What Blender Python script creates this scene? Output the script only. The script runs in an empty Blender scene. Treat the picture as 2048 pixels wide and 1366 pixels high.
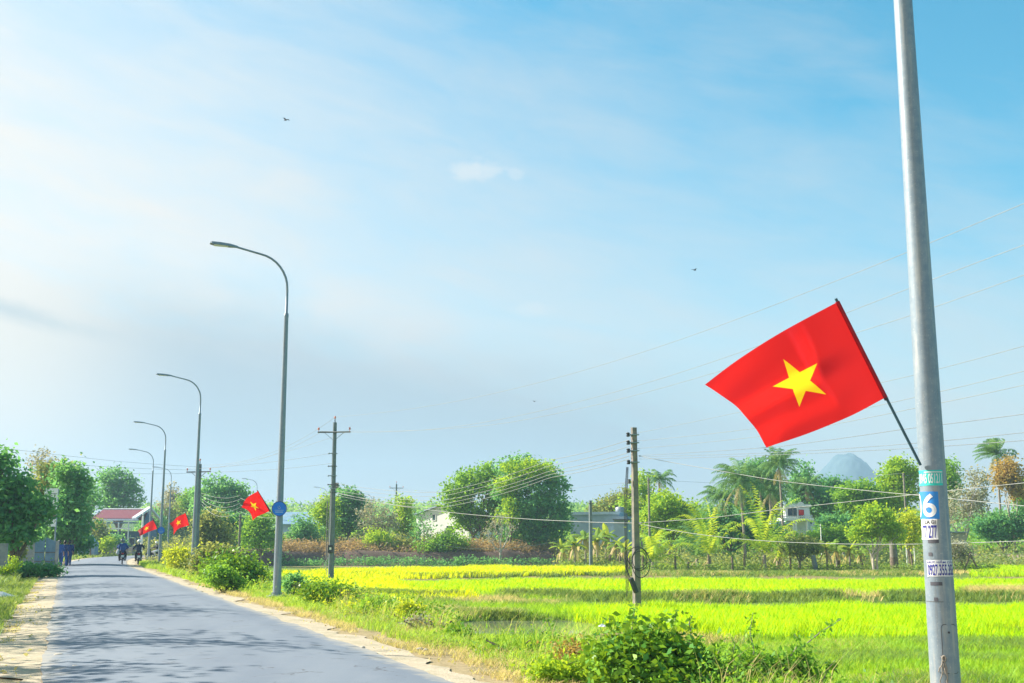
import bpy, bmesh, math, random
import numpy as np
from mathutils import Vector, Matrix, Euler
from math import pi, sin, cos, tan, atan, atan2, sqrt, radians
SC = bpy.context.scene
COL = SC.collection
rng = np.random.default_rng(11)
random.seed(5)

# ------------------------------------------------------------------ camera
FPX = 2300.0; CH = 1.5; PITCH = atan(402/FPX)
cam = bpy.data.cameras.new('camera'); camo = bpy.data.objects.new('camera', cam); COL.objects.link(camo)
camo.location = (0, 0, CH); camo.rotation_euler = (pi/2+PITCH, 0, 0)
cam.sensor_width = 36; cam.lens = FPX/2048*36; cam.clip_end = 8000; cam.clip_start = .1
SC.camera = camo
SC.view_settings.view_transform = 'Standard'; SC.view_settings.look = 'None'
SC.view_settings.gamma = 1; SC.view_settings.exposure = 1.3
SC.cycles.use_denoising = True
SC.cycles.max_bounces = 7; SC.cycles.transmission_bounces = 4; SC.cycles.volume_bounces = 1
SC.cycles.transparent_max_bounces = 8

def at(u, v, Y):
    dx, dy = (u-1024)/FPX, (683-v)/FPX
    k = Y/(cos(PITCH)-dy*sin(PITCH))
    return Vector((dx*k, Y, CH+(sin(PITCH)+dy*cos(PITCH))*k))
def gnd(u, v, z):
    dx, dy = (u-1024)/FPX, (683-v)/FPX
    k = (z-CH)/(sin(PITCH)+dy*cos(PITCH))
    return Vector((dx*k, k*(cos(PITCH)-dy*sin(PITCH)), z))

# ------------------------------------------------------------------ sun and sky
SUN_AZ, SUN_EL = radians(-72), radians(35)          # azimuth clockwise from +Y
sl = bpy.data.lights.new('sun', 'SUN'); slo = bpy.data.objects.new('sun', sl); COL.objects.link(slo)
sl.energy = 5.0; sl.angle = radians(.5); sl.color = (1, .93, .80)
sdir = Vector((sin(SUN_AZ)*cos(SUN_EL), cos(SUN_AZ)*cos(SUN_EL), sin(SUN_EL)))
slo.rotation_euler = sdir.to_track_quat('Z', 'Y').to_euler(); slo.location = sdir*60+Vector((0, 40, 0))

class NT:
    """small helper to write node trees"""
    def __init__(s, nt): s.nt = nt; s.nt.nodes.clear()
    def n(s, t, **kw):
        x = s.nt.nodes.new(t)
        for k, v in kw.items(): setattr(x, k, v)
        return x
    def set(s, sock, v):
        if isinstance(v, bpy.types.NodeSocket): s.nt.links.new(v, sock)
        elif isinstance(v, (tuple, list)) and len(v) == 3 and sock.type == 'RGBA': sock.default_value = (*v, 1)
        else: sock.default_value = v
    def m(s, op, a, b=0.0, c=0.0, clamp=False):
        x = s.n('ShaderNodeMath', operation=op, use_clamp=clamp)
        s.set(x.inputs[0], a); s.set(x.inputs[1], b)
        if op in ('MULTIPLY_ADD', 'COMPARE', 'SMOOTH_MIN'): s.set(x.inputs[2], c)
        return x.outputs[0]
    def mix(s, f, a, b, mode='MIX'):
        x = s.n('ShaderNodeMix', data_type='RGBA', blend_type=mode)
        s.set(x.inputs[0], f); s.set(x.inputs[6], a); s.set(x.inputs[7], b)
        return x.outputs[2]
    def ramp(s, f, a, b, c0=(0, 0, 0), c1=(1, 1, 1)):
        x = s.n('ShaderNodeMapRange', interpolation_type='SMOOTHSTEP'); s.set(x.inputs[0], f)
        x.inputs[1].default_value = a; x.inputs[2].default_value = b
        return x.outputs[0]
    def noise(s, vec, scale, detail=4, rough=.55, dist=0.0):
        x = s.n('ShaderNodeTexNoise'); x.inputs['Scale'].default_value = scale; x.inputs['Detail'].default_value = detail
        x.inputs['Roughness'].default_value = rough; x.inputs['Distortion'].default_value = dist
        if vec is not None: s.set(x.inputs['Vector'], vec)
        return x.outputs[0]

W = bpy.data.worlds.new('World'); SC.world = W; W.use_nodes = True
def build_world():
    t = NT(W.node_tree)
    out = t.n('ShaderNodeOutputWorld'); bg = t.n('ShaderNodeBackground'); t.nt.links.new(bg.outputs[0], out.inputs[0])
    sky = t.n('ShaderNodeTexSky', sky_type='NISHITA', sun_disc=False, sun_elevation=SUN_EL, sun_rotation=SUN_AZ)
    sky.altitude = 0; sky.air_density = 1.0; sky.dust_density = .6; sky.ozone_density = 1.6
    hs = t.n('ShaderNodeHueSaturation'); t.set(hs.inputs['Color'], sky.outputs[0])
    hs.inputs['Hue'].default_value = .467; hs.inputs['Saturation'].default_value = 1.42; hs.inputs['Value'].default_value = .140
    tc = t.n('ShaderNodeTexCoord'); sp = t.n('ShaderNodeSeparateXYZ'); t.set(sp.inputs[0], tc.outputs['Generated'])
    X, Y, Z = sp.outputs
    az = t.m('MULTIPLY', t.m('ARCTAN2', X, Y), 180/pi); el = t.m('MULTIPLY', t.m('ARCSINE', Z), 180/pi)
    a = t.m('DIVIDE', t.m('ADD', az, 24), 48); e = t.m('DIVIDE', t.m('MAXIMUM', el, 0.0), 26)
    a = t.m('MINIMUM', t.m('MAXIMUM', a, -1.2), 1.5); e = t.m('MINIMUM', e, 3.0)
    cv = t.n('ShaderNodeCombineXYZ')
    # streaky coordinates, tilted down to the right
    t.set(cv.inputs[0], t.m('MULTIPLY', az, .045)); t.set(cv.inputs[1], t.m('MULTIPLY', t.m('ADD', el, t.m('MULTIPLY', az, .22)), .16))
    n1 = t.noise(cv.outputs[0], 1.3, 5, .55, .6); n2 = t.noise(cv.outputs[0], 3.4, 6, .6, .4)
    base = t.m('ADD', t.m('MULTIPLY', t.m('SUBTRACT', 1, a), .74), t.m('MULTIPLY', t.m('SUBTRACT', 1, e), .78))
    base = t.m('ADD', base, -.12)
    v = t.m('ADD', base, t.m('MULTIPLY', t.m('SUBTRACT', n1, .5), .75))
    v = t.m('ADD', v, t.m('MULTIPLY', t.m('SUBTRACT', n2, .5), .46))
    v = t.m('ADD', v, t.m('MULTIPLY', t.ramp(el, 13, 2), .25))
    v = t.m('MINIMUM', t.m('MAXIMUM', v, 0.0), 1.0)
    # blue grey cloud shade low down: a long bank whose top slopes down to the right
    low = t.m('ADD', el, t.m('MULTIPLY', az, .14))
    low = t.m('ADD', low, t.m('MULTIPLY', t.m('SUBTRACT', n1, .5), 6))
    g = t.m('MULTIPLY', t.ramp(low, 11.5, 6.0), t.ramp(el, -1.0, 5.5))
    g = t.m('MULTIPLY', t.m('MULTIPLY', g, t.ramp(az, 22, 4)), t.ramp(az, -25, -14))
    def blob(a0, e0, ra, re, nz, lo, hi, tilt=0.0):
        da = t.m('DIVIDE', t.m('SUBTRACT', az, a0), ra)
        de = t.m('DIVIDE', t.m('ADD', t.m('SUBTRACT', el, e0), t.m('MULTIPLY', t.m('SUBTRACT', az, a0), tilt)), re)
        d = t.m('SQRT', t.m('ADD', t.m('MULTIPLY', da, da), t.m('MULTIPLY', de, de)))
        q = t.m('ADD', t.m('SUBTRACT', 1, d), t.m('MULTIPLY', t.m('SUBTRACT', nz, .5), 1.6))
        return t.ramp(q, lo, hi)
    cs = t.n('ShaderNodeCombineXYZ'); t.set(cs.inputs[0], az); t.set(cs.inputs[1], t.m('MULTIPLY', el, 1.5))
    n3 = t.noise(cs.outputs[0], .9, 6, .6, .3)
    streak = blob(-24.0, 10.5, 6.0, .75, n2, .0, .9, .22)
    puff = t.m('MAXIMUM', blob(-1.9, 18.4, 2.0, .8, n3, .1, .9), t.m('MULTIPLY', blob(1.2, 11.5, 1.6, .6, n3, .1, .9), .5))
    puff = t.m('MAXIMUM', puff, t.m('MULTIPLY', blob(.2, 18.2, .7, .4, n3, .1, .8), .5))
    white = t.mix(t.ramp(a, .6, -.1), (.83, .83, .81), (1.06, 1.0, .91))
    warm = t.m('MULTIPLY', t.ramp(el, 14, 9), t.ramp(az, -6, -20))
    white = t.mix(t.m('MULTIPLY', warm, .7), white, (1.0, .91, .76))
    veil = t.mix(t.m('MULTIPLY', g, .9), white, (.46, .56, .62))
    veil = t.mix(t.m('MULTIPLY', streak, .6), veil, (.50, .60, .64))
    vs = t.n('ShaderNodeVectorMath', operation='SCALE'); t.set(vs.inputs[0], veil); vs.inputs['Scale'].default_value = .64
    c = t.mix(v, hs.outputs[0], vs.outputs[0])
    pf = t.n('ShaderNodeVectorMath', operation='SCALE'); t.set(pf.inputs[0], (1, .99, .96)); pf.inputs['Scale'].default_value = .62
    c = t.mix(t.m('MULTIPLY', puff, .55), c, pf.outputs[0])
    t.set(bg.inputs[0], c); bg.inputs[1].default_value = .60
build_world()

# ------------------------------------------------------------------ materials
def newmat(name):
    m = bpy.data.materials.new(name); m.use_nodes = True
    t = NT(m.node_tree); o = t.n('ShaderNodeOutputMaterial'); p = t.n('ShaderNodeBsdfPrincipled')
    t.nt.links.new(p.outputs[0], o.inputs[0])
    return m, t, p, o
def surf(name, c1, c2=None, scale=6.0, rough=.7, bump=0.0, metal=0.0, detail=5, bscale=None, contrast=.2, spec=.4):
    m, t, p, o = newmat(name)
    tc = t.n('ShaderNodeTexCoord')
    n = t.noise(tc.outputs['Object'], scale, detail, .6)
    c2 = c2 or tuple(x*.78 for x in c1)
    t.set(p.inputs['Base Color'], t.mix(t.ramp(n, .5-contrast, .5+contrast), c2, c1))
    p.inputs['Roughness'].default_value = rough; p.inputs['Metallic'].default_value = metal
    p.inputs['Specular IOR Level'].default_value = spec
    if bump:
        b = t.n('ShaderNodeBump'); b.inputs['Strength'].default_value = bump; b.inputs['Distance'].default_value = .02
        t.set(b.inputs['Height'], t.noise(tc.outputs['Object'], bscale or scale*6, 4, .6)); t.set(p.inputs['Normal'], b.outputs[0])
    return m
LEAF_GAIN = 1.5
def leafmat(name, c1, c2, trans=.4, rough=.55, patch=None):
    c1, c2 = [tuple(min(.8, x*LEAF_GAIN) for x in c) for c in (c1, c2)]
    """leaf colour differs from leaf to leaf; thin leaves let light through"""
    m, t, p, o = newmat(name)
    g = t.n('ShaderNodeNewGeometry'); r = g.outputs['Random Per Island']
    c = t.mix(r, c1, c2)
    tc = t.n('ShaderNodeTexCoord'); n = t.noise(tc.outputs['Object'], .9, 3, .6)
    c = t.mix(t.m('MULTIPLY', t.ramp(n, .4, .68), .45), c, patch or tuple(min(1, x*1.35) for x in c2))
    t.set(p.inputs['Base Color'], c); p.inputs['Roughness'].default_value = rough; p.inputs['Specular IOR Level'].default_value = .12
    tr = t.n('ShaderNodeBsdfTranslucent')
    t.set(tr.inputs[0], t.mix(.6, c, (min(1, c1[0]*2.6), min(1, c1[1]*2.0), c1[2]*.9)))
    mx = t.n('ShaderNodeMixShader'); mx.inputs[0].default_value = trans
    t.nt.links.new(p.outputs[0], mx.inputs[1]); t.nt.links.new(tr.outputs[0], mx.inputs[2]); t.nt.links.new(mx.outputs[0], o.inputs[0])
    return m

M = {}
def steelmat():
    m, t, p, _ = newmat('galvanised_steel'); tc = t.n('ShaderNodeTexCoord'); mp = t.n('ShaderNodeMapping'); mp.inputs['Scale'].default_value = (9, 9, .55); t.set(mp.inputs[0], tc.outputs['Object'])
    a = t.noise(tc.outputs['Object'], 16, 5, .65); b = t.noise(mp.outputs[0], 1.6, 6, .7); c = t.noise(tc.outputs['Object'], 70, 2, .6)
    col = t.mix(t.ramp(a, .3, .7), (.19, .25, .31), (.25, .305, .35)); col = t.mix(t.m('MULTIPLY', t.ramp(b, .50, .70), .7), col, (.40, .40, .38)); col = t.mix(t.m('MULTIPLY', t.ramp(b, .46, .28), .6), col, (.15, .15, .145))
    col = t.mix(t.m('MULTIPLY', t.ramp(c, .62, .72), .5), col, (.48, .50, .50))
    t.set(p.inputs['Base Color'], col); p.inputs['Roughness'].default_value = .5; p.inputs['Metallic'].default_value = .2; p.inputs['Specular IOR Level'].default_value = .4; return m
M['steel'] = steelmat()
M['concrete'] = surf('pole_concrete', (.26, .23, .19), (.15, .145, .14), 5, .9, .4)
M['concrete_dark'] = surf('weathered_concrete', (.17, .21, .23), (.11, .14, .16), 3, .9, .4)
M['dark'] = surf('black_rubber', (.03, .035, .045), None, 8, .5)
M['iron'] = surf('dark_iron', (.16, .17, .18), (.1, .11, .12), 9, .6, 0, .3)
M['wire'] = surf('aluminium_wire', (.30, .31, .31), None, 3, .5, 0, .2)
M['wire_dark'] = surf('dark_cable', (.22, .24, .27), None, 3, .6)
M['insul'] = surf('orange_insulator', (.75, .22, .12), None, 12, .35)
M['staff'] = surf('flag_staff_paint', (.05, .12, .16), None, 9, .5)
M['blue_sign'] = surf('blue_sign_paint', (.01, .22, .80), (.01, .18, .7), 3, .4)
M['sign_ink'] = surf('pale_blue_ink', (.35, .55, .8), None, 3, .5)
M['white'] = surf('white_paint', (.84, .84, .83), (.77, .77, .76), 3, .6)
M['wall_white'] = surf('white_plaster', (.78, .78, .80), (.62, .64, .68), 1.2, .85, .2)
M['wall_blue'] = surf('pale_blue_plaster', (.40, .52, .62), (.32, .43, .54), 1.0, .85, .2)
M['wall_grey'] = surf('grey_render', (.36, .46, .55), (.28, .37, .46), .8, .9, .3)
M['wall_cream'] = surf('cream_plaster', (.62, .54, .36), (.48, .42, .3), 1.2, .85, .2)
M['wall_shade'] = surf('shade_blue_plaster', (.11, .18, .26), (.08, .14, .20), 1.0, .85, .2)  # blue plaster darkened to hold the shade of the red house front
M['roof_red'] = surf('red_tiles', (.20, .045, .065), (.15, .035, .05), 5, .7, .5, bscale=8)
M['roof_blue'] = surf('blue_sheet_metal', (.30, .44, .55), (.24, .37, .48), 1.5, .45, 0, .2)
M['glass'] = surf('dark_window', (.04, .07, .10), None, 2, .15)
M['wood'] = surf('weathered_wood', (.22, .17, .12), (.12, .09, .07), 7, .9, .5)
M['bark'] = surf('bark', (.24, .19, .14), (.13, .10, .08), 6, .9, .6)
M['bark_pale'] = surf('pale_bark', (.50, .45, .37), (.34, .30, .25), 6, .9, .4)
M['palmtrunk'] = surf('palm_bark', (.33, .28, .22), (.2, .17, .14), 8, .9, .5)
M['litter'] = surf('white_plastic', (.8, .82, .85), None, 5, .4)
M['pebble'] = surf('pale_stone', (.55, .50, .43), (.4, .36, .3), 8, .9, .3)
M['straw_twig'] = surf('dry_twig', (.36, .32, .27), (.24, .21, .18), 8, .9)
M['pinkwall'] = surf('pinkish_block_wall', (.58, .46, .40), (.44, .36, .33), 2, .9, .3)
M['fence_blue'] = surf('blue_grey_gate_paint', (.13, .24, .34), (.09, .18, .27), 4, .6)
M['slab'] = surf('concrete_slab', (.36, .36, .34), (.22, .23, .24), 3, .9, .3)

L = {}
L['lime'] = leafmat('lime_leaves', (.21, .32, .02), (.12, .25, .025), .42)
L['mid'] = leafmat('mid_green_leaves', (.14, .28, .03), (.08, .20, .04), .42, patch=(.2, .3, .02))
L['dark'] = leafmat('deep_green_leaves', (.085, .23, .085), (.042, .155, .095), .46, patch=(.15, .30, .05))
L['teal'] = leafmat('blue_green_leaves', (.105, .26, .10), (.05, .18, .105), .46, patch=(.20, .34, .04))
L['olive'] = leafmat('olive_leaves', (.17, .21, .07), (.10, .15, .06), .4)
L['yellow'] = leafmat('yellow_green_leaves', (.36, .38, .02), (.2, .29, .025), .45)
L['ochre'] = leafmat('ochre_leaves', (.27, .20, .06), (.18, .16, .06), .4)
L['grey'] = leafmat('greyish_thin_leaves', (.24, .25, .19), (.16, .19, .14), .3)
L['palm'] = leafmat('palm_leaves', (.10, .20, .06), (.05, .13, .065), .38)
L['youngpalm'] = leafmat('young_palm_leaves', (.26, .36, .02), (.10, .22, .03), .40)
L['drypalm'] = leafmat('dry_palm_leaves', (.38, .30, .16), (.27, .2, .11), .3)
L['banana'] = leafmat('banana_leaves', (.20, .27, .04), (.10, .19, .03), .42)
L['straw'] = leafmat('straw', (.46, .36, .17), (.34, .25, .11), .35)
L['brush'] = leafmat('dry_brown_brush', (.25, .20, .10), (.16, .13, .09), .3)
L['grass'] = leafmat('fresh_grass', (.22, .36, .04), (.12, .25, .03), .4)
L['dike'] = leafmat('dike_grass', (.15, .24, .045), (.07, .15, .05), .35, patch=(.26, .24, .08))
L['rice'] = leafmat('young_rice', (.31, .52, .001), (.22, .44, .002), .45, patch=(.40, .55, .001))
L['rice_yellow'] = leafmat('yellowing_rice', (.50, .54, .001), (.42, .50, .002), .45, patch=(.54, .56, .001))
L['lime_pad'] = leafmat('near_field_grass', (.20, .36, .012), (.13, .29, .015), .4, patch=(.32, .40, .07))
L['bush'] = leafmat('broad_bush_leaves', (.15, .27, .012), (.035, .13, .025), .24, .4)

# ------------------------------------------------------------------ object helpers
def tag(o, label=None, cat=None, group=None, kind=None):
    if label: o['label'] = label
    if cat: o['category'] = cat
    if group: o['group'] = group
    if kind: o['kind'] = kind
    return o
def thing(name, label, cat, loc=(0, 0, 0), rz=0.0, group=None):
    o = bpy.data.objects.new(name, None); COL.objects.link(o); o.location = loc; o.rotation_euler = (0, 0, rz)
    o.empty_display_size = .1
    return tag(o, label, cat, group)
def link(name, me, parent=None):
    o = bpy.data.objects.new(name, me); COL.objects.link(o)
    if parent: o.parent = parent
    return o
def kids(o): return [c for c in COL.objects if c.parent == o]
def copy_tree(o, parent=None):
    c = o.copy(); COL.objects.link(c)
    if parent: c.parent = parent
    for ch in kids(o): copy_tree(ch, c)
    return c
def npmesh(name, V, Fq, mat, parent=None, smooth=False):
    V = np.ascontiguousarray(V, dtype=np.float32).reshape(-1, 3); Fq = np.ascontiguousarray(Fq, dtype=np.int32)
    k = Fq.shape[1]; nf = Fq.shape[0]
    me = bpy.data.meshes.new(name); me.vertices.add(len(V)); me.vertices.foreach_set('co', V.ravel())
    me.loops.add(nf*k); me.loops.foreach_set('vertex_index', Fq.ravel())
    me.polygons.add(nf); me.polygons.foreach_set('loop_start', np.arange(nf, dtype=np.int32)*k)
    me.update(calc_edges=True)
    if smooth: me.polygons.foreach_set('use_smooth', np.ones(nf, dtype=bool))
    if mat: me.materials.append(mat)
    return link(name, me, parent)

class MB:
    """collects shapes, then links them as ONE mesh object"""
    def __init__(s): s.V = []; s.F = []; s.sm = []
    def add(s, vs, fs, smooth=False):
        b = len(s.V); s.V += [tuple(v) for v in vs]; s.F += [tuple(i+b for i in f) for f in fs]; s.sm += [smooth]*len(fs); return s
    def box(s, c, d, R=None, taper=1.0):
        vs = []
        for z in (-.5, .5):
            k = 1.0 if z < 0 else taper
            for x, y in ((-.5, -.5), (.5, -.5), (.5, .5), (-.5, .5)): vs.append(Vector((x*d[0]*k, y*d[1]*k, z*d[2])))
        if R is not None: vs = [R @ v for v in vs]
        vs = [v+Vector(c) for v in vs]
        return s.add(vs, [(3, 2, 1, 0), (4, 5, 6, 7), (0, 1, 5, 4), (1, 2, 6, 5), (2, 3, 7, 6), (3, 0, 4, 7)])
    def bar(s, a, b, w, h=None):
        a, b = Vector(a), Vector(b); d = b-a; h = h or w
        R = d.to_track_quat('Z', 'Y').to_matrix(); return s.box((a+b)/2, (w, h, d.length), R)
    def tube(s, pts, rad, n=8, cap=True):
        pts = [Vector(p) for p in pts]; m = len(pts)
        if not hasattr(rad, '__len__'): rad = [rad]*m
        vs = []; up = Vector((0.0, 0.0, 1.0)); ref = None
        for i, p in enumerate(pts):
            d = (pts[min(i+1, m-1)]-pts[max(i-1, 0)]).normalized()
            if ref is None:
                ref = d.cross(up if abs(d.z) < .9 else Vector((1.0, 0.0, 0.0))).normalized()
            ref = (ref-d*ref.dot(d)).normalized(); b = d.cross(ref)
            for j in range(n):
                a = 2*pi*j/n; vs.append(p+(ref*cos(a)+b*sin(a))*rad[i])
        fs = [(i*n+j, i*n+(j+1) % n, (i+1)*n+(j+1) % n, (i+1)*n+j) for i in range(m-1) for j in range(n)]
        s.add(vs, fs, True)
        if cap: s.add([vs[j] for j in range(n)], [tuple(range(n-1, -1, -1))]); s.add(vs[-n:], [tuple(range(n))])
        return s
    def ball(s, c, r, n=10, m=6):
        r = Vector(r) if hasattr(r, '__len__') else Vector((r, r, r)); vs = []; fs = []
        for i in range(m+1):
            t = pi*i/m
            for j in range(n):
                a = 2*pi*j/n; vs.append((c[0]+r.x*sin(t)*cos(a), c[1]+r.y*sin(t)*sin(a), c[2]+r.z*cos(t)))
        for i in range(m):
            for j in range(n): fs.append((i*n+j, (i+1)*n+j, (i+1)*n+(j+1) % n, i*n+(j+1) % n))
        return s.add(vs, fs, True)
    def prism(s, poly, a, b, axis='y'):
        """extrude polygon (list of 2D) between a and b along the axis"""
        n = len(poly); f = {'y': lambda p, t: (p[0], t, p[1]), 'x': lambda p, t: (t, p[0], p[1]), 'z': lambda p, t: (p[0], p[1], t)}[axis]
        vs = [f(p, a) for p in poly]+[f(p, b) for p in poly]
        fs = [tuple(range(n)), tuple(range(2*n-1, n-1, -1))]+[(i, (i+1) % n, n+(i+1) % n, n+i) for i in range(n)]
        return s.add(vs, fs)
    def build(s, name, mat, parent=None, bev=0.0):
        me = bpy.data.meshes.new(name); me.from_pydata(s.V, [], s.F); me.update()
        bm = bmesh.new(); bm.from_mesh(me); bmesh.ops.recalc_face_normals(bm, faces=bm.faces)
        if bev: bmesh.ops.bevel(bm, geom=bm.edges[:], offset=bev, segments=2, affect='EDGES', profile=.6)
        bm.to_mesh(me); bm.free()
        if not bev: me.polygons.foreach_set('use_smooth', s.sm)
        me.materials.append(mat); return link(name, me, parent)

# ------------------------------------------------------------------ the road line
UH = Vector((-.358, .934)); RH = Vector((.934, .358)); C0 = RH*1.95
ctrl = [C0+UH*s for s in (-45, -15, 10, 35, 60, 82)]+[Vector(p) for p in ((-36.4, 104.5), (-41.0, 124), (-41.3, 140), (-37.8, 156), (-32.5, 180), (-25.5, 204), (-17, 232), (-6, 262), (8, 295))]
def spline(P, n=24):
    out = []
    for i in range(1, len(P)-2):
        a, b, c, d = P[i-1:i+3]
        for k in range(n):
            t = k/n; out.append(.5*((2*b)+(c-a)*t+(2*a-5*b+4*c-d)*t*t+(3*b-a-3*c+d)*t**3))
    return out
CL = np.array(spline(ctrl)); TG = np.gradient(CL, axis=0); TG /= np.linalg.norm(TG, axis=1)[:, None]; NR = np.stack([TG[:, 1], -TG[:, 0]], 1)
HW = 2.11
def road_d(xy):
    """signed distance from the centre line, + to the field side"""
    xy = np.asarray(xy, dtype=np.float64).reshape(-1, 2); out = np.empty(len(xy))
    for i in range(0, len(xy), 4000):
        q = xy[i:i+4000]; D = ((q[:, None, :]-CL[None])**2).sum(2); j = D.argmin(1)
        out[i:i+4000] = ((q-CL[j])*NR[j]).sum(1); far = np.sqrt(D[np.arange(len(q)), j])
        sg = np.sign(out[i:i+4000]); o = out[i:i+4000]; out[i:i+4000] = np.where(far > np.abs(o)+.6, sg*far, o)
    return out
def sstep(x, a, b):
    t = np.clip((x-a)/(b-a), 0, 1); return t*t*(3-2*t)
def vnoise(x, y, s, seed=0):
    """smooth value noise 0..1"""
    x = np.asarray(x)/s+seed*17.3; y = np.asarray(y)/s+seed*9.1
    xi, yi = np.floor(x).astype(np.int64), np.floor(y).astype(np.int64); fx, fy = x-xi, y-yi
    fx = fx*fx*(3-2*fx); fy = fy*fy*(3-2*fy)
    def h(a, b):
        v = (a*374761393+b*668265263+seed*1442695) & 0x7fffffff; v = ((v ^ (v >> 13))*1274126177) & 0x7fffffff
        return ((v ^ (v >> 16)) & 0xffff)/65535.0
    return (h(xi, yi)*(1-fx)+h(xi+1, yi)*fx)*(1-fy)+(h(xi, yi+1)*(1-fx)+h(xi+1, yi+1)*fx)*fy
FZ = -.85
POND = (0.35, 34.0, 2.9, 3.7)
def pxline(pts, z=FZ): return [gnd(u, v, z).xy for u, v in pts]
DIKES = [  # polyline (pixels on the field plane), height, half width
    (pxline([(1000, 1196), (1150, 1200), (1450, 1203), (1800, 1200), (2100, 1202), (2500, 1205)]), .20, .7),
    (pxline([(700, 1153), (860, 1156), (1000, 1155), (1260, 1152)]), .15, 1.2),
    (pxline([(1240, 1151), (1500, 1151), (1850, 1150), (2300, 1150)]), .12, 2.2),
    (pxline([(740, 1196), (850, 1200), (920, 1200)]), .15, .6),
    (pxline([(900, 1233), (1010, 1234), (1120, 1240)]), .10, .5),
    (pxline([(1330, 1272), (1600, 1274), (1900, 1270), (2300, 1275)]), .08, .8)]
def seg_dist(x, y, P):
    best = np.full(np.shape(x), 1e9)
    for a, b in zip(P[:-1], P[1:]):
        ab = np.array(b)-np.array(a); L2 = (ab**2).sum(); t = np.clip(((x-a[0])*ab[0]+(y-a[1])*ab[1])/L2, 0, 1)
        best = np.minimum(best, np.hypot(x-a[0]-t*ab[0], y-a[1]-t*ab[1]))
    return best
def height(x, y, d=None):
    x = np.asarray(x, dtype=float); y = np.asarray(y, dtype=float)
    if d is None: d = road_d(np.stack([x.ravel(), y.ravel()], 1)).reshape(x.shape)
    n = vnoise(x, y, 2.2, 1)-.5; n2 = vnoise(x, y, .7, 2)-.5
    zf = FZ+n*.08+n2*.04
    for P, h, w in DIKES: zf = zf+h*np.exp(-(seg_dist(x, y, P)/w)**2)*(.75+.5*vnoise(x, y, 1.7, 4))
    zf = zf+(1.35+.4*n)*sstep(y+3*(vnoise(x, y, 6, 14)-.5), 120.2, 121.6)*(1-sstep(x, 3, 9))+.35*sstep(y, 121, 127)*(1-sstep(x, 3, 9))+.45*sstep(y, 104, 112)*sstep(x, 3, 8)*(1-sstep(x, 11, 15))
    zf = zf+.5*sstep(y, 128, 160)
    r = np.hypot((x-POND[0])/POND[2], (y-POND[1])/POND[3]); zf = zf-.5*(1-sstep(r, .75, 1.05))
    zr = -.035-.05*sstep(d, 2.2, 4.2)+.03*n2*sstep(d, 2.4, 3)
    k = sstep(d, 4.4, 8.4+1.2*n); z = zr*(1-k)+zf*k
    zl = -.03-.03*sstep(-d, 2.2, 3.5)+(.10*n+.05*n2)*sstep(-d, 3, 6)+.15*sstep(-d, 6, 14)
    z = np.where(d < 0, zl, z)
    z = np.where(np.abs(d) < HW, -.05, z)
    far = 13*sstep(y, 330, 520)*(1-sstep(np.abs(x-10), 150, 420))
    return z+far
def hz(x, y): return float(height(np.array([x]), np.array([y]))[0])

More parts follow.
